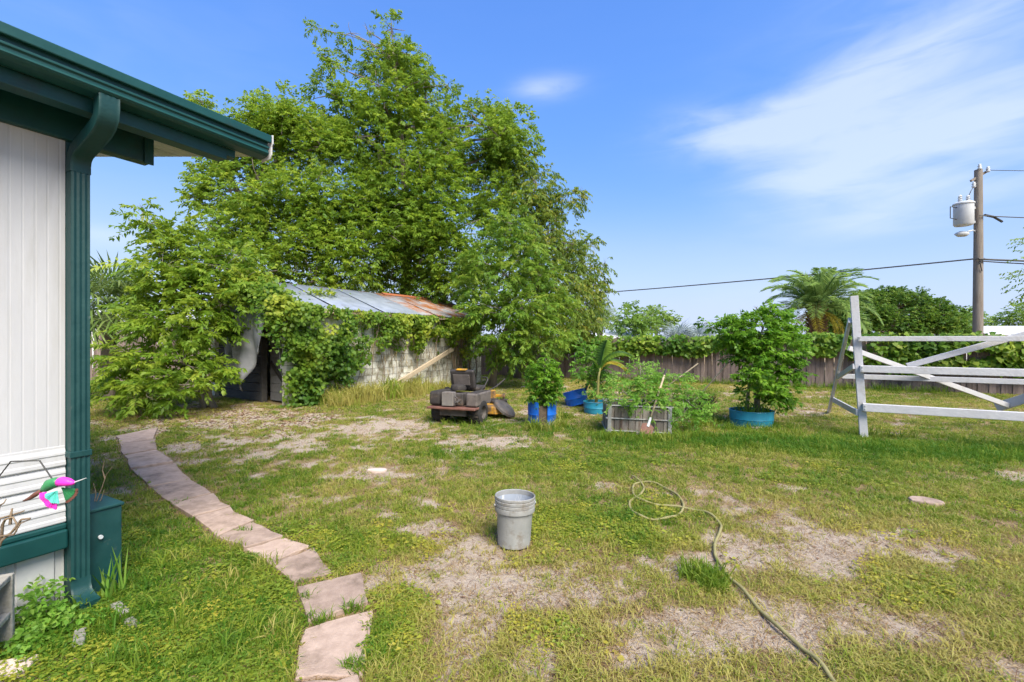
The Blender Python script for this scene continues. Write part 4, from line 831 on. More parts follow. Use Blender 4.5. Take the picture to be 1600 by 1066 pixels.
# ------------------------------------------------------------------ trees beyond the fence
ol = []; dd = 29.; rgd = random.Random(6)
cD = P(1385, 520, dd); ol = []
for k in range(85):
    a = rgd.uniform(0, 6.28); e = math.asin(rgd.uniform(.0, 1)); r_ = rgd.uniform(.42,.62)
    ol.append((Vector((cD.x-cD.x+3.75*math.cos(a)*math.cos(e), 3.2*math.sin(a)*math.cos(e), 2.1+2.45*math.sin(e))), (r_*1.1, r_, r_*.8)))
tree('dome_tree', 'dense dark rounded tree like a dome beyond the fence', 'tree', (cD.x, dd, 0), [], L_dome, 120, 170, .20, 4, .125, .062, .2, trunk_r=.25, thr=.24, nsc=.5, tint0=.42, tsd=.16, twigs=1, shell=.35, lobes3=ol, ang=45)
far = [('pale_far_tree', 'pale green far tree just right of the cabbage palm', 34, [(985,500,26),(1010,497,20),(965,505,18),(1000,510,20)], 7),
       ('olive_far_tree', 'taller olive far tree left of the citrus crown above the fence', 44, [(1030,498,18),(1042,505,16),(1018,490,12),(1050,500,10)], 8),
       ('thin_far_tree', 'sparse light green far tree just left of the utility pole', 62, [(1508,492,16),(1490,500,14),(1525,495,12),(1540,505,12)], 9),
       ('low_far_tree', 'low bushy far tree at right of the utility pole', 58, [(1570,500,16),(1595,492,18),(1620,490,22),(1555,510,10)], 10),
       ('dark_far_tree', 'dark far bush left of the cabbage palm at the grove edge', 30, [(905,500,18),(925,505,16),(890,510,18)], 12)]
for nm, lb, d, lo, sd_ in far:
    b = P(lo[0][0], 533, d); tree(nm, lb, 'tree', (b.x, d, 0), [(a_, b2, c_, d) for a_, b2, c_ in lo], L_far, 130+sd_, 26, .45, 4, .26, .12, .25, trunk_r=.16, twigs=3, thr=.38, nsc=1.2, dj=1.0, group='far trees beyond the fence')
tree('roadside_tree', 'tree with dark trunk cut off by the right edge of the photo', 'tree', (13.4, 11.7, 0), [(1612,430,18,11.6),(1602,408,10,11.6),(1618,465,16,11.5),(1640,440,40,11.7),(1650,380,40,11.7),(1600,475,9,11.4),(1660,480,30,11.7)], L_pecan, 141, 80, .25, 4, .09, .035, .3, trunk_r=.1, dj=.2, thr=.4, nsc=.4)
bl_ = P(195, 470, 9.9)
# ------------------------------------------------------------------ wooden fences
fmesh = []
rf = random.Random(12)
for k in range(5):
    w_ = .148; h_ = 1.72; t = rf.uniform(-.03,.03)
    mb = MB(); mb.add([(-w_/2,-.01,-.03),(w_/2,-.01,-.03),(w_/2,.01,-.03),(-w_/2,.01,-.03)]+[(a+rf.uniform(-.006,.006), b, h_+(t if a > 0 else -t)+rf.uniform(-.02,.02)) for a, b in ((-w_/2+.015,-.01),(w_/2-.015,-.01),(w_/2-.015,.01),(-w_/2+.015,.01))], [(0,3,2,1),(4,5,6,7),(0,1,5,4),(1,2,6,5),(2,3,7,6),(3,0,4,7)])
    q_ = mb.mesh('fence_board'); q_.materials.append(M_fence); fmesh.append(q_)
def fence(label, pts, hs):
    pts = [Vector(p) for p in pts]; root = thing('board_fence', label, 'fence', pts[0]); k = 0
    for a, b in zip(pts[:-1], pts[1:]):
        d = b-a; Lf = d.length; d.normalize(); ang = math.atan2(d.y, d.x); t = .07
        while t < Lf:
            p = a+d*t-pts[0]; link('fence_board', fmesh[rf.randrange(5)], None, root, (p.x-d.y*.023*(k % 2), p.y+d.x*.023*(k % 2), rf.uniform(-.05,.03)), (rf.uniform(-.004,.004), rf.gauss(0,.008), ang), (rf.uniform(.94,1.02), 1, hs*rf.uniform(.96,1.04))); t += .129; k += 1
        for z in (.35, 1.4):
            MB().beam(a-pts[0]+Vector((-d.y*.05, d.x*.05, z)), b-pts[0]+Vector((-d.y*.05, d.x*.05, z)), .04, .09).build('rail', M_fence, root)
        t = .2
        while t < Lf:
            p = a+d*t-pts[0]; MB().box(-.05,.05,-.05,.05,-.1,1.75).build('post', M_fence, root, loc=(p.x-d.y*.11, p.y+d.x*.11, 0), rot=(0,0,ang)); t += 2.4
    return root
FA, FB, FC = Vector((-3.2, 22.5, 0)), Vector((10, 15.9, 0)), Vector((18.5, 11.7, 0))
fence('long weathered brown board fence along the back of the yard', [FA, FB, FC], 1.)
fence('weathered board fence behind the fan palm at far left', [(-16, 16.2, 0), (-9.5, 17.6, 0)], 1.12)
# vine along the fence top
fv = thing('fence_vine', 'green creeper spilling along the top of the long board fence', 'vine', FA)
rg = np.random.default_rng(44); PT = []; NR = []
for a, b, k, ta, tb in ((FA, FB, 5200, .36, 1.), (FB, FC, 9000, 0., 1.)):
    d = (b-a).normalized(); nrm = Vector((d.y, -d.x, 0)); Ls = (b-a).length; t = rg.uniform(ta, tb, k)*Ls; n_ = vnoise(np.stack([t*.7, t*0, t*0+(1 if a is FA else 5)], 1), 7)
    drop = (.18+.5*n_) if a is FA else (.45+.7*n_); hgt = .10+.14*vnoise(np.stack([t*1.3, t*0+8, t*0], 1), 8); u = rg.random(k)**.8; z = 1.68+hgt-u*(drop+hgt); o_ = rg.uniform(-.25, .38, k)*(1-.5*np.abs(u-.35))
    keep = vnoise(np.stack([t*2.5, z*2.5, o_*2], 1), 14) > .27+.12*u; t, z, o_ = t[keep], z[keep], o_[keep]
    base = np.array(a-FA); PT.append(base+np.array(d)*t[:,None]+np.array(nrm)*o_[:,None]+np.array([0,0,1.])*z[:,None]); NR.append(np.tile(np.array(nrm)*.8+np.array([0,0,.7]), (len(t),1)))
for cpx, cpy, k in ((1020,560,260),(1000,545,220)):   # a strand hanging lower by the shovel handle
    c = P(cpx, cpy, 18.6)-FA; PT.append(np.array(c)+rg.normal(0, 1, (k,3))*np.array([.28,.1,.28])); NR.append(np.tile(np.array([.3,-.9,.5]), (k,1)))
PT = np.concatenate(PT); NR = np.concatenate(NR); V, T = vine_leaves(PT, NR, .15, .42+(vnoise(PT*1.3, 3)-.5)*.7+rg.normal(0,.15,len(PT)), rg); link('leaves', quads('leaves', V, 6, T), L_hedge, fv)
mb = MB(); rv = random.Random(8)
for k in range(40):
    t = rv.uniform(5, 22); s_ = (FB-FA).length; p = (FA.lerp(FB, t/s_) if t < s_ else FB+(FC-FB).normalized()*(t-s_))-FA; mb.tube([p+Vector((rv.uniform(-.3,.3), -.06, 1.75-.28*i)) for i in range(rv.randrange(3,6))], .008, 4)
mb.build('stems', M_twig, fv)
# ------------------------------------------------------------------ far buildings
def far_house(label, x0, x1, y0, y1, h, rise, wins, group='white buildings beyond the fence'):
    c = Vector(((x0+x1)/2, (y0+y1)/2, 0)); hw, hd = (x1-x0)/2, (y1-y0)/2; r = thing('far_house', label, 'house', c, 0, group)
    MB().box(-hw, hw, -hd, hd, -.1, h).build('wall', M_roofw, r)
    MB().prism([(-hd-.3,h),(0,h+rise),(hd+.3,h),(hd+.3,h-.1),(0,h+rise-.1),(-hd-.3,h-.1)], (-hw-.3, hw+.3)).build('roof', M_roofw, r)
    for wx in wins:
        f = MB().box(wx-.5, wx+.5, -hd-.03, -hd-.003, 1.0, 1.9).build('window', M_steel, r); MB().box(wx-.42, wx+.42, -hd-.045, -hd-.031, 1.08, 1.82).build('pane', M_glass, f)
far_house('long white mobile home with low roof beyond the fence near the utility pole', 36.5, 56, 38, 44, 2.2, .75, (-7,-3,1,5))
far_house('white house glimpsed behind the fan palm at far left', -30, -20.5, 26, 33, 2.7, .9, (2.0, 3.6))
far_house('white building glimpsed beyond the fence left of the cabbage palm', 4.6, 9, 32, 38, 1.75, .5, (-1., 1.))
far_house('white building glimpsed through leaves behind the sumac bush', -17.5, -12.3, 22, 27, 2.4, .8, (0., 1.8))
# ------------------------------------------------------------------ utility pole and wires
dU = 20.; uX = (1528-800)/F*dU; up_ = thing('utility_pole', 'tall wooden utility pole with transformer and street lamp', 'utility pole', (uX, dU, 0))
def ul(px, py, dy=0): return P(px, py, dU)-Vector((uX, dU, 0))+Vector((0, dy, 0))
MB().tube([(0,0,-.2),(0,0,3),(0.02,0,6),(0.02,0,9.12)], [.19,.175,.16,.14], 14).build('pole', M_pole, up_, smooth=40)
tf = MB().lathe([(0,-.5),(.29,-.5),(.34,-.44),(.34,.40),(.37,.42),(.37,.47),(.31,.52),(0,.55)], 20, Matrix.Translation(ul(1502,336,-.1))).build('transformer', M_steel, up_, smooth=40)
for dx in (-.15, .2):
    c = ul(1502,336,-.1)+Vector((dx,0,.55)); MB().lathe([(0,0),(.05,0),(.09,.06),(.05,.09),(.09,.14),(.05,.17),(.08,.22),(.02,.3),(0,.3)], 10, Matrix.Translation(c)).build('bushing', M_steel, tf, smooth=40)
MB().beam(ul(1516,325), ul(1527,325), .06, .1).beam(ul(1516,347), ul(1527,347), .06, .1).build('bracket', M_steel, up_)
c = ul(1484,330,-.15); MB().tube([c+Vector((.15,0,.1)), c+Vector((-.12,0,.15)), c+Vector((-.12,0,-.35)), c+Vector((.15,0,-.4))], .02, 6).build('cable_loop', M_wire, tf)
lp = MB().tube([ul(1526,362), ul(1520,360), ul(1512,362)], .03, 8).build('lamp_arm', M_steel, up_)
MB().lathe([(0,-.12),(.12,-.1),(.2,0),(.16,.07),(.07,.12),(0,.13)], 14, Matrix.Translation(ul(1503,366))@Matrix.Scale(1.5, 4, (1,0,0))).build('lamp_head', M_steel, lp, smooth=True)
MB().beam(ul(1517,283), ul(1542,268), .08, .09).build('crossarm', M_pole, up_)
for px, py in ((1518,290),(1540,266),(1527,262)): MB().lathe([(0,-.14),(.05,-.13),(.08,-.07),(.04,-.03),(.08,.02),(.04,.06),(.06,.1),(0,.13)], 10, Matrix.Translation(ul(px,py,-.1))).build('insulator', M_steel, up_, smooth=True)
mb = MB().tube([ul(1519,290,-.12), ul(1512,300,-.15), ul(1506,315,-.12)], .015, 5).tube([ul(1531,338,-.2), ul(1545,341,-.2), ul(1560,348,-.15)], .05, 6).tube([ul(1531,405,-.2), ul(1523,412,-.22), ul(1527,425,-.2)], .02, 5); mb.build('jumper_cable', M_wire, up_)
def wire(label, a, b, sag, r=.022):
    n_ = 24; pts = [a.lerp(b, i/n_)-Vector((0,0,sag*4*(i/n_)*(1-i/n_))) for i in range(n_+1)]; o = MB().tube([p-a for p in pts], r, 5).build('power_line', M_wire, None, loc=a); tag(o, label, 'wire', 'wires on the utility pole')
wire('thick overhead cable running from the utility pole leftward behind the trees', P(1529,404,dU-.2), P(600,476,46), .35, .032)
wire('overhead cable leaving the pole at mid height past the right edge', P(1529,405,dU-.2), P(2100,395,19), .25, .04)
wire('thinner cable looping just below its neighbour at right of the pole', P(1531,408,dU-.2), P(2100,380,19.6), .5, .025)
wire('upper thin cable leaving the pole by the transformer', P(1531,337,dU-.2), P(2000,320,18.5), .3, .022)
wire('topmost thin wire leaving the pole top toward the right', P(1541,266,dU-.1), P(2000,262,21), .1, .014)
# ------------------------------------------------------------------ white timber frame
F0, R0 = G(1350, 685), G(1301, 645); T0 = Vector((5.71, 7.6, 2.35)); RT = F0.lerp(T0, 1.95/2.35); rd = Vector((.86, -.51, 0)).normalized(); LEN = 3.7
wf = thing('timber_frame', 'white painted timber A-frame stand with rails and crossed braces', 'frame', F0)
def rel(p): return Vector(p)-F0
def fl(z): return F0.lerp(T0, z/2.35)
def rl(z): return R0.lerp(RT, z/1.92)
side_up = rd
for k, off in enumerate((Vector(), rd*LEN)):
    MB().beam(rel(F0+off-Vector((0,0,.03))), rel(T0+off), .09, .11, rd).build('front_leg', M_frame, wf, bevel=.005)
    MB().beam(rel(R0+off-Vector((0,0,.03))-rd*.0785), rel(RT+off-rd*.0785), .1, .045, rd).build('rear_leg', M_frame, wf, bevel=.004)
    MB().beam(rel(fl(.42)+off-rd*.075+(F0-R0).normalized()*.04), rel(rl(.36)+off-rd*.075-(F0-R0).normalized()*.05), .032, .1).build('side_brace', M_frame, wf, bevel=.004)
    MB().beam(rel(fl(1.18)+off-rd*.075+(F0-R0).normalized()*.04), rel(rl(.84)+off-rd*.075-(F0-R0).normalized()*.05), .032, .09).build('side_brace', M_frame, wf, bevel=.004)
fo = Vector((-rd.y, rd.x, 0))*-1   # toward the viewer
for z, h_, w_, ex in ((1.635,.078,.05,.2),(1.145,.11,.09,.2),(.52,.125,.09,.2)):
    MB().beam(rel(fl(z)+fo*.09), rel(fl(z)+fo*.09+rd*(LEN+ex)), w_, h_).build('rail', M_frame, wf, bevel=.006)
for z, h_ in ((.9,.09),):
    MB().beam(rel(rl(z)+fo*.07), rel(rl(z)+fo*.07+rd*(LEN+.1)), .045, h_).build('rail', M_frame, wf, bevel=.005)
MB().beam(rel(rl(1.45)+fo*.02), rel(rl(.42)+rd*2.55+fo*.02), .045, .085).build('diagonal_brace', M_frame, wf, bevel=.005)
MB().beam(rel(rl(.36)+rd*2.45-fo*.05), rel(rl(1.4)+rd*3.7-fo*.05), .05, .16).build('diagonal_brace', M_frame, wf, bevel=.005)
MB().beam(rel(fl(1.2)+rd*.62-fo*.05), rel(fl(1.75)+rd*2.1-fo*.05), .05, .085).build('diagonal_brace', M_frame, wf, bevel=.005)
for z in (1.635, 1.145, .52):
    for dz in (-.02, .03):
        p = fl(z)+fo*.145+rd*.03+Vector((0,0,dz)); MB().tube([rel(p-fo*.02), rel(p+fo*.006)], .009, 8).build('bolt_head', M_steel, wf)
# ------------------------------------------------------------------ bucket
bc = G(803, 852); bk = thing('bucket', 'grey plastic bucket standing open on the lawn', 'bucket', bc+Vector((0,0,.012)), 0); bk.rotation_euler = (R(-1.5), R(2), .3)
MB().lathe([(0,0),(.122,0),(.128,.006),(.140,.25),(.143,.262),(.156,.262),(.158,.268),(.157,.298),(.150,.302),(.157,.305),(.158,.325),(.151,.329),(.158,.333),(.160,.350),(.153,.354),(.158,.360),(.159,.376),(.154,.380),(.148,.376),(.146,.34)], 40).build('shell', M_bucket, bk, smooth=35)
MB().lathe([(.1455,.342),(.124,.1),(.116,.012),(0,.010)], 40).build('inner_wall', M_bucketin, bk, smooth=35)
MB().tube([(.157,.0,.31),(.172,0,.31)], .012, 10).tube([(-.157,0,.31),(-.172,0,.31)], .012, 10).build('handle_lug', M_bucket, bk)
# ------------------------------------------------------------------ hose
cv = HOSE
zz = gz(np.array([p.x for p in cv]), np.array([p.y for p in cv])); cv = [Vector((p.x, p.y, z+.022+.006*math.sin(i*.5))) for i, (p, z) in enumerate(zip(cv, zz))]
o = MB().tube(cv, .0115, 10).build('garden_hose', M_hose, None, smooth=True); tag(o, 'olive garden hose looping across the patchy lawn', 'hose')
# ------------------------------------------------------------------ riding mower
mw = thing('riding_mower', 'dirty black and yellow zero turn riding mower seen from behind', 'mower', G(706, 662)+Vector((.1,.05,0)), R(-20))
def rbox(x0,x1,y0,y1,z0,z1,name,m,par=mw,bv=.03): return MB().box(x0,x1,y0,y1,z0,z1).build(name, m, par, bevel=bv)
def wheel(x_, y_, r, w_, par=mw):
    prof = [(r*.55,-w_/2),(r*.82,-w_/2),(r*.95,-w_*.46),(r,-w_*.3),(r*1.01,0),(r,w_*.3),(r*.95,w_*.46),(r*.82,w_/2),(r*.55,w_/2)]
    M_ = Matrix.Translation((x_, y_, r-.01))@Matrix.Rotation(math.pi/2, 4, 'Y'); wo = thing_part('wheel', par)
    MB().lathe(prof, 28, M_).build('tyre', M_tyre, wo, smooth=40)
    MB().lathe([(0,-w_*.25),(r*.2,-w_*.3),(r*.25,-w_*.2),(r*.5,-w_*.22),(r*.56,-w_*.48),(r*.56,w_*.48),(r*.5,w_*.22),(r*.25,w_*.2),(r*.2,w_*.3),(0,w_*.25)], 20, M_).build('rim', M_engine, wo, smooth=40)
    tb = MB()
    for k in range(22):
        a = k*2*math.pi/22; tb.box(-w_*.4, -w_*.03, -r*.05, r*.05, r*.985, r*1.04, Matrix.Translation((x_,y_,r-.01))@Matrix.Rotation(a, 4, 'X')).box(w_*.03, w_*.4, -r*.05, r*.05, r*.985, r*1.04, Matrix.Translation((x_,y_,r-.01))@Matrix.Rotation(a+.14, 4, 'X'))
    tb.build('tread', M_tyre, wo)
def thing_part(name, par):
    o = bpy.data.objects.new(name, None); C.objects.link(o); o.parent = par; return o
wheel(-.40, .1, .235, .24); wheel(.40, .1, .235, .24)
rbox(-.51, .51, -.30, -.04, .30, .345, 'rear_bumper', M_plate, bv=.012)
rbox(-.28, .28, -.2, .5, .17, .29, 'frame', M_engine, bv=.01)
rbox(-.50, -.26, -.22, .5, .36, .63, 'fuel_tank', M_black, bv=.045); rbox(.28, .51, -.2, .5, .36, .61, 'side_pod', M_pod, bv=.03)
MB().box(.31, .48, -.14, .44, .611, .622).build('pod_tray', M_black, mw, bevel=.004)
MB().lathe([(0,0),(.04,0),(.045,.04),(.0,.05)], 14, Matrix.Translation((-.38,.3,.62))).build('fuel_cap', M_black, mw)
en = rbox(-.17, .19, -.14, .2, .36, .60, 'engine', M_engine, bv=.02)
rbox(-.19, .05, -.285, -.141, .365, .63, 'muffler', M_muff, en, .012); MB().lathe([(0,0),(.15,0),(.16,.03),(.14,.1),(0,.11)], 20, Matrix.Translation((0,.05,.64))).build('fan_shroud', M_black, en, smooth=40)
MB().tube([(.1,-.27,.42),(.15,-.3,.45),(.2,-.26,.5)], .025, 8).tube([(.08,-.26,.55),(.14,-.28,.52),(.2,-.24,.42)], .015, 6).build('hoses', M_engine, en)
st = thing_part('seat', mw)
M_b = Matrix.Translation((0,.30,.66))@Matrix.Rotation(R(14), 4, 'X')
MB().prism([(-.05,0),(-.045,.36),(.0,.39),(.05,.36),(.06,0)], (-.26,.26), M_b).build('backrest', M_black, st, bevel=.055); MB().box(-.18,.18,-.075,-.063,.08,.30, M_b).build('back_panel', M_pod, st, bevel=.01)
MB().box(-.25,.25,.4,.85,.58,.68).build('cushion', M_black, st, bevel=.04); MB().box(-.12,.10,-.05,.05,.381,.388, M_b).build('label_strip', M_yellow, st)
for s_ in (-1, 1): MB().tube([(s_*.3,.45,.6),(s_*.32,.6,.68),(s_*.34,.72,.80),(s_*.30,.76,.84),(s_*.2,.78,.84)], .014, 8).build('lap_bar', M_black, mw)
MB().tube([(.36,.5,.55),(.5,.8,.66),(.62,.98,.80)], .014, 8).build('height_lever', M_black, mw)
rbox(-.27, .27, .5, 1.5, .26, .32, 'foot_platform', M_black, bv=.015); MB().box(-.2,.2,1.45,1.52,.3,.5).build('front_panel', M_yellow, mw, bevel=.02)
MB().box(-.4,.4,.5,.62,.33,.5).build('side_fender', M_yellow, mw, bevel=.03)
# deck: rounded plan outline
ol_ = [(-.6,.62),(.55,.62),(.66,.8),(.66,1.1),(.45,1.3),(-.45,1.3),(-.64,1.1),(-.64,.75)]
mb = MB(); k = len(ol_); mb.add([(a,b,.10) for a,b in ol_]+[(a*.98,b,.24) for a,b in ol_]+[(a*.85,.95+(b-.95)*.8,.29) for a,b in ol_], [(i,(i+1)%k,(i+1)%k+k,i+k) for i in range(k)]+[(i+k,(i+1)%k+k,(i+1)%k+2*k,i+2*k) for i in range(k)]+[tuple(range(2*k,3*k)), tuple(range(k-1,-1,-1))])
dk = mb.build('deck', M_yellow, mw, bevel=.015)
MB().lathe([(0,0),(.09,0),(.1,.05),(.06,.09),(0,.1)], 16, Matrix.Translation((.42,.9,.29))).lathe([(0,0),(.09,0),(.1,.05),(.06,.09),(0,.1)], 16, Matrix.Translation((-.42,.9,.29))).build('pulley_cover', M_black, dk, smooth=40)
MB().lathe([(0,.0),(.2,-.02),(.26,-.06),(.27,-.10),(.255,-.10),(.245,-.07),(.19,-.035),(0,-.015)], 18, Matrix.Translation((.70,.88,.26))@Matrix.Rotation(R(38), 4, 'Y')).build('discharge_chute', M_engine, dk, smooth=40)
for s_ in (-1, 1):
    wheel(s_*.36, 1.58, .14, .12); MB().tube([(s_*.36,1.58,.28),(s_*.36,1.58,.42)], .03, 8).box(s_*.36-.09, s_*.36+.09, 1.55, 1.61, .27, .3).build('caster_fork', M_engine, mw)
MB().box(-.4,.4,1.52,1.6,.34,.40).build('front_axle', M_yellow, mw, bevel=.01)
# ------------------------------------------------------------------ potted plants
def pot(name, label, c, r0, r1, h, m, tilt=(0,0,0), gap=None, rib=True):
    o = thing(name, label, 'planter', c); o.rotation_euler = tilt
    prof = [(r0*.9,0),(r0,.01),((r0+r1)/2,h*.45),((r0+r1)/2+.008,h*.48),((r0+r1)/2+.002,h*.52),(r1,h-.015),(r1+.006,h-.008),(r1,h),(r1-.012,h),(r1-.02,h*.6),(r0-.02,.02)]
    if gap: mb = MB().lathe(prof, 36, None, gap[1], 2*math.pi+gap[0])
    else: mb = MB().lathe(prof, 40)
    ob = mb.build('shell', m, o, smooth=35)
    MB().lathe([(0,h*.82),(r1*.6,h*.84),(r1-.03,h*.78),(r0-.03,.03)], 24).build('soil', M_soil, o, smooth=True); return o
def bush(name, label, base, lobes_px, leafmat, seed, per, L_, pairs, l, w, **k):
    return tree(name, label, 'plant', base, lobes_px, leafmat, seed, per, L_, pairs, l, w, k.pop('droop', .2), trunk_r=k.pop('trunk_r', .035), dj=k.pop('dj', .06), nsc=k.pop('nsc', .2), **k)
b1 = G(847, 664); pot('blue_barrel', 'bright blue cut barrel, split open in front, holding a leafy shrub', b1, .26, .275, .46, M_blue, gap=(R(-108), R(-72)))
bush('barrel_shrub', 'compact glossy shrub growing in the split blue barrel', b1+Vector((0,0,.36)), [(850,577,17,8.6),(840,590,14,8.6),(861,590,14,8.6),(850,605,20,8.6),(838,618,13,8.55),(864,615,13,8.6),(851,622,14,8.6),(838,572,8,8.6),(852,562,7,8.6)], L_citrus, 201, 420, .14, 4, .075, .038, thr=.34, stems=3, twigs=4, tint0=.45)
b2 = G(905, 636); pot('tipped_blue_tub', 'bright blue tub tilted behind the teal tub', b2+Vector((0,.25,.02)), .27, .29, .36, M_blue, (R(-6), R(-14), 0))
b3 = G(932, 645); pot('teal_tub_small', 'low teal tub beside the tilted blue tub', b3, .27, .29, .26, M_teal)
bush('tub_shrub', 'loose leafy shrub growing behind the banana plant', b2+Vector((.15,.4,.2)), [(922,560,16,11),(913,545,12,11),(935,572,16,10.9),(920,588,16,10.8),(945,596,15,10.6),(930,545,10,11),(905,575,8,10.8),(958,592,11,10.5),(935,612,11,10.4)], L_weed, 202, 260, .18, 4, .085, .042, thr=.42, tint0=.4, stems=3)
# banana
bp = thing('banana_plant', 'banana plant with upright pale leaf and arching yellowing leaves', 'banana plant', b3+Vector((-.02,.1,.1)))
O = b3+Vector((-.02,.1,.1)); dB = O.y-.0
def bpt(px, py, dy=0.): return P(px, py, dB+dy)-O
MB().tube([(0,0,0), bpt(934,615), bpt(935,590), bpt(938,575)], [.04,.034,.028,.016], 10).build('stem', pm('banana_stem', (.13,.14,.04), (.24,.21,.06), 6, .6, .1), bp, smooth=True)
def banana_leaf(pts, w, m, seed, roll=0.):
    rs_ = random.Random(seed); pts = [Vector(p) for p in pts]; n_ = 14; ctr = []
    for i in range(n_+1):
        t = i/n_*(len(pts)-1); k = min(len(pts)-2, int(t)); f = t-k; p0, p1, p2, p3 = pts[max(0,k-1)], pts[k], pts[k+1], pts[min(len(pts)-1,k+2)]
        ctr.append(.5*((2*p1)+(p2-p0)*f+(2*p0-5*p1+4*p2-p3)*f*f+(3*p1-p0-3*p2+p3)*f**3))
    V, T = [], []
    for i in range(n_):
        t0, t1 = i/n_, (i+1)/n_; tn_ = (ctr[i+1]-ctr[i]).normalized(); sd_ = tn_.cross(Vector((math.sin(roll), -math.cos(roll)*.5, .8))).normalized()
        if i and sd_.dot(last_) < 0: sd_ = -sd_
        last_ = sd_; nm_ = sd_.cross(tn_)
        wa = w*math.sin(math.pi*min(.98, max(0., (t0-.18)/.82*.9+.08)))**.6 if t0 > .16 else .012; wb = w*math.sin(math.pi*min(.98, max(0., (t1-.18)/.82*.9+.08)))**.6 if t1 > .16 else .012
        for s_ in (-1, 1):
            dz = -nm_*.3; j0 = .7+.12*math.sin(i*.9+s_); j1 = .7+.12*math.sin((i+1)*.9+s_); V.append([ctr[i], ctr[i]+(sd_*s_+dz*j0)*wa, ctr[i+1]+(sd_*s_+dz*j1)*wb, ctr[i+1]]); T.append(.5+.08*s_)
    o = link('leaf', quads('leaf', np.array([[tuple(v) for v in q_] for q_ in V]), 4, np.array(T)), m, bp); o.data.polygons.foreach_set('use_smooth', [True]*len(o.data.polygons)); wl = o.modifiers.new('weld', 'WELD'); wl.merge_threshold = .0008; md = o.modifiers.new('thick', 'SOLIDIFY'); md.thickness = .003
    MB().tube(ctr, [.012-.009*i/n_ for i in range(n_+1)], 5).build('midrib', m, o)
banana_leaf([bpt(938,578), bpt(941,562,.05), bpt(945,545,.1), bpt(949,531,.12)], .17, L_banana, 1, 0.)
banana_leaf([bpt(938,578), bpt(948,560,-.05), bpt(968,551,-.1), bpt(988,556,-.15)], .10, L_banana, 2)
banana_leaf([bpt(938,580), bpt(950,566,-.1), bpt(970,570,-.2), bpt(984,585,-.25)], .07, L_bananay, 3)
banana_leaf([bpt(937,582), bpt(930,564,-.1), bpt(920,558,-.2), bpt(916,567,-.2)], .08, L_banana, 4)
banana_leaf([bpt(937,585), bpt(944,572,.2), bpt(957,562,.4), bpt(975,565,.6)], .09, L_banana, 5)
# metal cage planter
pc = G(1002, 680); pl = thing('cage_planter', 'rectangular raised planter of weathered boards and galvanized tubes', 'planter', pc+Vector((.0,.4,0)), R(-4)); pl.rotation_euler = (0, R(1.5), R(-6))
hw, hd, hh = .55, .42, .50; rk = random.Random(2)
for sy in (-1, 1):
    for k in range(9):
        x_ = -hw+.02+k*(2*hw-.04)/9; MB().box(0, (2*hw-.04)/9-.008, -.009, .009, -.04, hh-.03-rk.uniform(0,.02)).build('panel_board', M_panel, pl, loc=(x_, sy*(hd-.02)+rk.uniform(-.006,.006), 0))
for sx in (-1, 1):
    for k in range(7):
        y_ = -hd+.02+k*(2*hd-.04)/7; MB().box(-.009, .009, 0, (2*hd-.04)/7-.008, -.04, hh-.03-rk.uniform(0,.02)).build('panel_board', M_panel, pl, loc=(sx*(hw-.02), y_, 0))
for z in (.06, .27, .49): MB().tube([(-hw,-hd,z),(hw,-hd,z),(hw,hd,z),(-hw,hd,z),(-hw,-hd,z)], .013, 8).build('hoop', M_cage, pl)
for sx in (-1, 1):
    for sy in (-1, 1): MB().box(-.032, .032, -.012, .012, -.04, hh-.02).build('corner_plate', M_cage, pl, bevel=.008, loc=(sx*(hw-.05), sy*(hd+.004), 0))
MB().box(-hw+.04, hw-.04, -hd+.04, hd-.04, 0, hh-.1).build('soil', M_soil, pl)
MB().box(-.06,.03,-.03,.03,0,.1).build('brick_chip', M_pinkslab, pl, loc=(-.0,-hd-.08,-.03), bevel=.01)
bush('planter_weeds', 'tangle of leafy weeds overflowing the board and tube planter', pc+Vector((0,.4,.3)), [(985,610,26,7.9),(965,620,18,7.7),(1010,600,26,8),(1040,610,28,8),(1050,628,22,7.8),(1010,625,24,7.7),(1075,620,26,8.1),(990,585,14,8.1),(1025,582,14,8.2),(1090,640,22,8),(1070,650,20,7.9),(1045,590,12,8.2),(960,600,12,8.1),(1000,570,10,8.2),(1060,595,14,8.2)], L_weed, 203, 240, .20, 5, .06, .026, thr=.44, stems=5, twigs=6, trunk_r=.03, tint0=.5)
for nm, lb, px, py, s_, sd_ in (('dry_grass_mound', 'dry reddish tan grass mound at the right of the cage planter', 1098, 655, 1., 5),):
    g_ = thing(nm, lb, 'dry grass', G(px, py)+Vector((0,.3,0))); V, T = blades(random.Random(sd_), 420, .52, .55, .009, .2); link('blades', quads('blades', V, 5, T), L_straw, g_)
sh0 = G(1010, 688)+Vector((0,.12,0)); sh = thing('shovel', 'long handled shovel leaning on the cage planter', 'shovel', sh0)
s1 = P(1041, 577, 7.95)-sh0; s0 = Vector((.05,.05,.12)); 
MB().tube([s0.lerp(s1, .16), s1], .017, 10).build('handle', M_timber, sh, smooth=True); MB().tube([s0.lerp(s1, .90), s1*1.005], .021, 10).build('grip', M_black, sh)
bdir = (s1-s0).normalized(); bs_ = Vector((1,0,0)); bs_ = (bs_-bdir*bs_.dot(bdir)).normalized(); bn_ = bs_.cross(bdir)
MB().tube([s0.lerp(s1,.06), s0.lerp(s1,.2)], [.024,.019], 10).build('socket', M_steel, sh)
mb = MB(); pr = [(-.1,.0),(-.1,-.14),(-.05,-.23),(0,-.26),(.05,-.23),(.1,-.14),(.1,0),(.03,.03),(-.03,.03)]; o0 = s0.lerp(s1,.08)
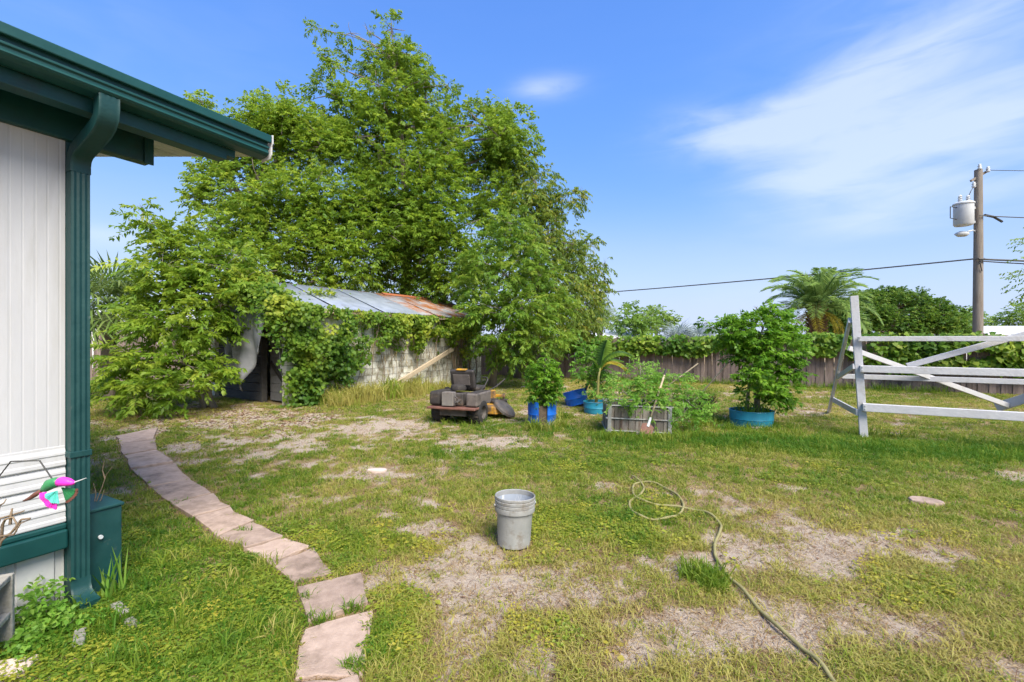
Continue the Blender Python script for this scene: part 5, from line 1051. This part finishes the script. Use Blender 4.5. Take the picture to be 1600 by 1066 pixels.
vs = [o0+bs_*a+bdir*b+bn_*(.25*a*a*10*.1) for a, b in pr]; mb.add(vs+[v+bn_*.004 for v in vs], [tuple(range(9)), tuple(range(17,8,-1))]+[(i,(i+1)%9,(i+1)%9+9,i+9) for i in range(9)]); mb.build('blade', M_plate, sh)
for a, b, d0, d1, lb in (((1060,590),(1091,568),8.3,8.2,'thin pale stake slanting out of the planter weeds'), ((1102,606),(1138,567),8.9,8.6,'thin pale stake slanting up right of the dry grass mound')):
    p0, p1 = P(*a, d0), P(*b, d1); dr_ = (p1-p0).normalized(); p0 = p0-dr_*(p0.z/dr_.z); o = MB().tube([(0,0,-.05), p1-p0], .012, 8).build('stake', M_timber, None, loc=p0); tag(o, lb, 'stake', 'stakes near the cage planter')
# citrus in teal half barrel
b4 = G(1174, 665); pot('teal_half_barrel', 'wide teal half barrel holding the citrus tree', b4, .36, .385, .30, M_teal)
o = MB().box(-.12,.12,-.03,.03,0,.06).build('tub_stone', M_pinkslab, None, bevel=.01, loc=b4+Vector((-.1,-.4,-.01)), rot=(.1,0,.1)); tag(o, 'pale stone propped against the wide teal half barrel', 'stone')
bush('citrus_tree', 'leafy potted citrus tree with spreading crown in the half barrel', b4+Vector((0,0,.24)), [(1185,498,16,8.7),(1212,496,18,8.7),(1160,506,17,8.6),(1132,506,12,8.6),(1113,512,9,8.6),(1140,520,24,8.6),(1180,520,32,8.5),(1222,517,24,8.7),(1242,514,12,8.8),(1248,532,9,8.8),(1228,545,24,8.6),(1190,555,34,8.4),(1155,550,24,8.5),(1130,530,16,8.6),(1215,580,28,8.4),(1175,585,22,8.4),(1240,575,16,8.5),(1200,610,24,8.3),(1230,610,18,8.4),(1182,482,7,8.7),(1205,480,7,8.7),(1104,505,5,8.6),(1170,610,12,8.4),(1220,628,14,8.3)], L_citrus, 204, 330, .15, 5, .085, .038, thr=.40, stems=3, twigs=6, trunk_r=.055, tint0=.42, rz=.9, dj=.18)
g_ = thing('tub_grass', 'grassy weeds sprouting in the wide teal half barrel', 'weeds', b4+Vector((0,-.05,.22))); V, T = blades(random.Random(9), 120, .26, .6, .009, .24); link('blades', quads('blades', V, 5, T), L_weed, g_)
# loose stones in the lawn
for px, py, sx, sy, a, m, lb in ((1447,786,.16,.10,-14,M_slab,'pinkish flat slab lying in the grass below the white frame'), (1399,698,.10,.05,-6,M_pinkslab,'small tan stone in the grass at the foot of the white frame'), (590,737,.12,.05,10,M_pinkslab,'small flat grey stone half buried in sand left of the bucket')):
    mb = MB(); k = 9; pr = [(sx*math.cos(2*math.pi*i/k)*rs.uniform(.85,1.1), sy*math.sin(2*math.pi*i/k)*rs.uniform(.85,1.1)) for i in range(k)]
    mb.add([(x_,y_,-.03) for x_,y_ in pr]+[(x_,y_,.035) for x_,y_ in pr], [tuple(range(k-1,-1,-1)), tuple(range(k,2*k))]+[(i,(i+1)%k,(i+1)%k+k,i+k) for i in range(k)])
    o = mb.build('flat_stone', m, None, bevel=.012, loc=G(px,py), rot=(.02,.03,R(a))); tag(o, lb, 'stone')
# ------------------------------------------------------------------ hummingbird ornament on a wire
hd_ = 2.3; hb0 = P(80, 765, hd_); hbird = thing('hummingbird_ornament', 'painted magenta and green hummingbird ornament on a bent wire', 'ornament', hb0)
def hp_(px, py, dy=0.): return P(px, py, hd_+dy)-hb0
MB().tube([hp_(64,767),(hp_(70,764)),hp_(78,757),hp_(87,754),hp_(95,753)], [.006,.018,.027,.026,.02], 14).build('body', M_bird, hbird, smooth=True)
MB().tube([hp_(90,754),hp_(97,752.5),hp_(107,753.5),hp_(114,754.5),hp_(117,754)], [.021,.024,.020,.012,.004], 14).build('head', M_mag, hbird, smooth=True)
MB().tube([hp_(116,754),hp_(135,747)], [.004,.0015], 8).build('beak', M_steel, hbird)
MB().tube([hp_(66,766),hp_(55,773),hp_(46,779),hp_(36,783)], [.008,.012,.009,.003], 8).build('tail', M_brownp, hbird, smooth=True)
def fan_(c, a0, a1, r0, r1, n_, m, name, dy, th=.004):
    mb = MB()
    for k in range(n_):
        aa, ab_ = a0+(a1-a0)*k/n_, a0+(a1-a0)*(k+1.0)/n_; am = (aa+ab_)/2
        q_ = [(math.cos(t)*r, math.sin(t)*r) for t, r in ((aa,r0),(aa,r1*.96),(am,r1),(ab_,r1*.96),(ab_,r0))]
        pts = [c+Vector((x_, dy+.003*math.sin(k*1.1), z_)) for x_, z_ in q_]; mb.add(pts+[p_+Vector((0,th,0)) for p_ in pts], [(0,1,2,3,4),(9,8,7,6,5)]+[(i,(i+1)%5,(i+1)%5+5,i+5) for i in range(5)])
    return mb.build(name, m, hbird)
cw = hp_(92,766,-.03)
fan_(cw, R(-95), R(-172), .062, .098, 13, M_mag, 'wing_feathers', -.005); fan_(cw, R(-80), R(-165), .0, .064, 13, M_turq, 'wing', -.012)
cw2 = hp_(96,762,.01); fan_(cw2, R(-5), R(-75), .0, .07, 7, M_bird, 'far_wing', 0); fan_(cw2, R(-5), R(-75), .071, .085, 7, M_brownp, 'far_wing_feathers', 0)
MB().lathe([(0,-.003),(.003,0),(0,.003)], 8, Matrix.Translation(hp_(109,752,-.04))).build('eye', M_black, hbird)
MB().tube([hp_(84,752), hp_(62,720), hp_(17,721), hp_(-4,748), hp_(-22,800), hp_(-26,1000), Vector((hp_(-26,1000).x, 0, -hb0.z-.05))], .0035, 6).build('wire_stem', M_wire, hbird)
# dry twigs at the left edge and weeds along the skirting
tg = thing('dry_vine', 'bare curling tan vine twigs at the left edge before the siding', 'vine', (P(-30,900,2.35).x, 2.35, 0)); o0 = tg.location.copy()
mb = MB()
def tw(pts, r=.006): mb.tube([P(px,py,2.35+dy)-o0 for px,py,dy in pts], [r*(1-.6*i/len(pts)) for i in range(len(pts))], 6)
tw([(-30,1060,0),(-25,960,.02),(-12,880,0),(2,845,0),(18,832,.02),(28,820,0),(33,812,0),(47,810,0)], .009); tw([(2,845,0),(4,820,.02),(8,812,0),(20,808,0),(26,818,.01),(25,832,0)], .007); tw([(-12,870,0),(-5,830,0),(0,810,0),(14,806,.02),(34,800,0),(38,798,0)], .006); tw([(-15,890,0),(-5,850,0),(0,838,0),(22,835,0),(32,818,0),(48,811,.02)], .006); tw([(16,820,0),(17,806,.01),(19,795,0)], .007); tw([(0,790,0),(6,786,0),(10,780,.01)], .004); tw([(-30,900,0),(0,792,0)], .004)
mb.build('twigs', M_twig, tg, smooth=True)
def weed(label, base, lob, seed, per=6500, l=.032, w=.023): return bush('skirting_weed', label, base, lob, L_weed, seed, per, .10, 3, l, w, thr=.4, tint0=.5, stems=2, twigs=0, trunk_r=.004, nsc=.1)
weed('leafy weed climbing the skirting behind the concrete block', HL(-.10,-.10), [(62,940,10,2.55),(68,912,6,2.6),(55,965,13,2.5),(85,968,10,2.55),(40,980,9,2.45)], 301)
weed('low round leaved weed in front of the downspout shoe', HL(-.02,-.33), [(95,990,14,2.45),(70,1000,13,2.4),(118,965,7,2.5),(45,1010,10,2.35)], 302, 7500, .030, .024)
tb = thing('bare_twig_plant', 'thin bare twigs rising beside the dark green box', 'twigs', HL(.05,.12)); o0 = tb.location.copy(); mb = MB()
for pts in ([(145,800),(150,770),(146,755)],[(148,790),(160,760),(166,742),(175,730)],[(150,795),(158,780),(163,765)],[(164,748),(160,735),(163,720)]): mb.tube([P(px,py,3.0)-o0 for px,py in pts], [.004,.003,.002,.0015][:len(pts)], 5)
mb.tube([Vector((.0,.0,-.02)), P(146,800,3.0)-o0], .005, 5); mb.build('twigs', M_twig, tb)
print('objects', len(bpy.data.objects))
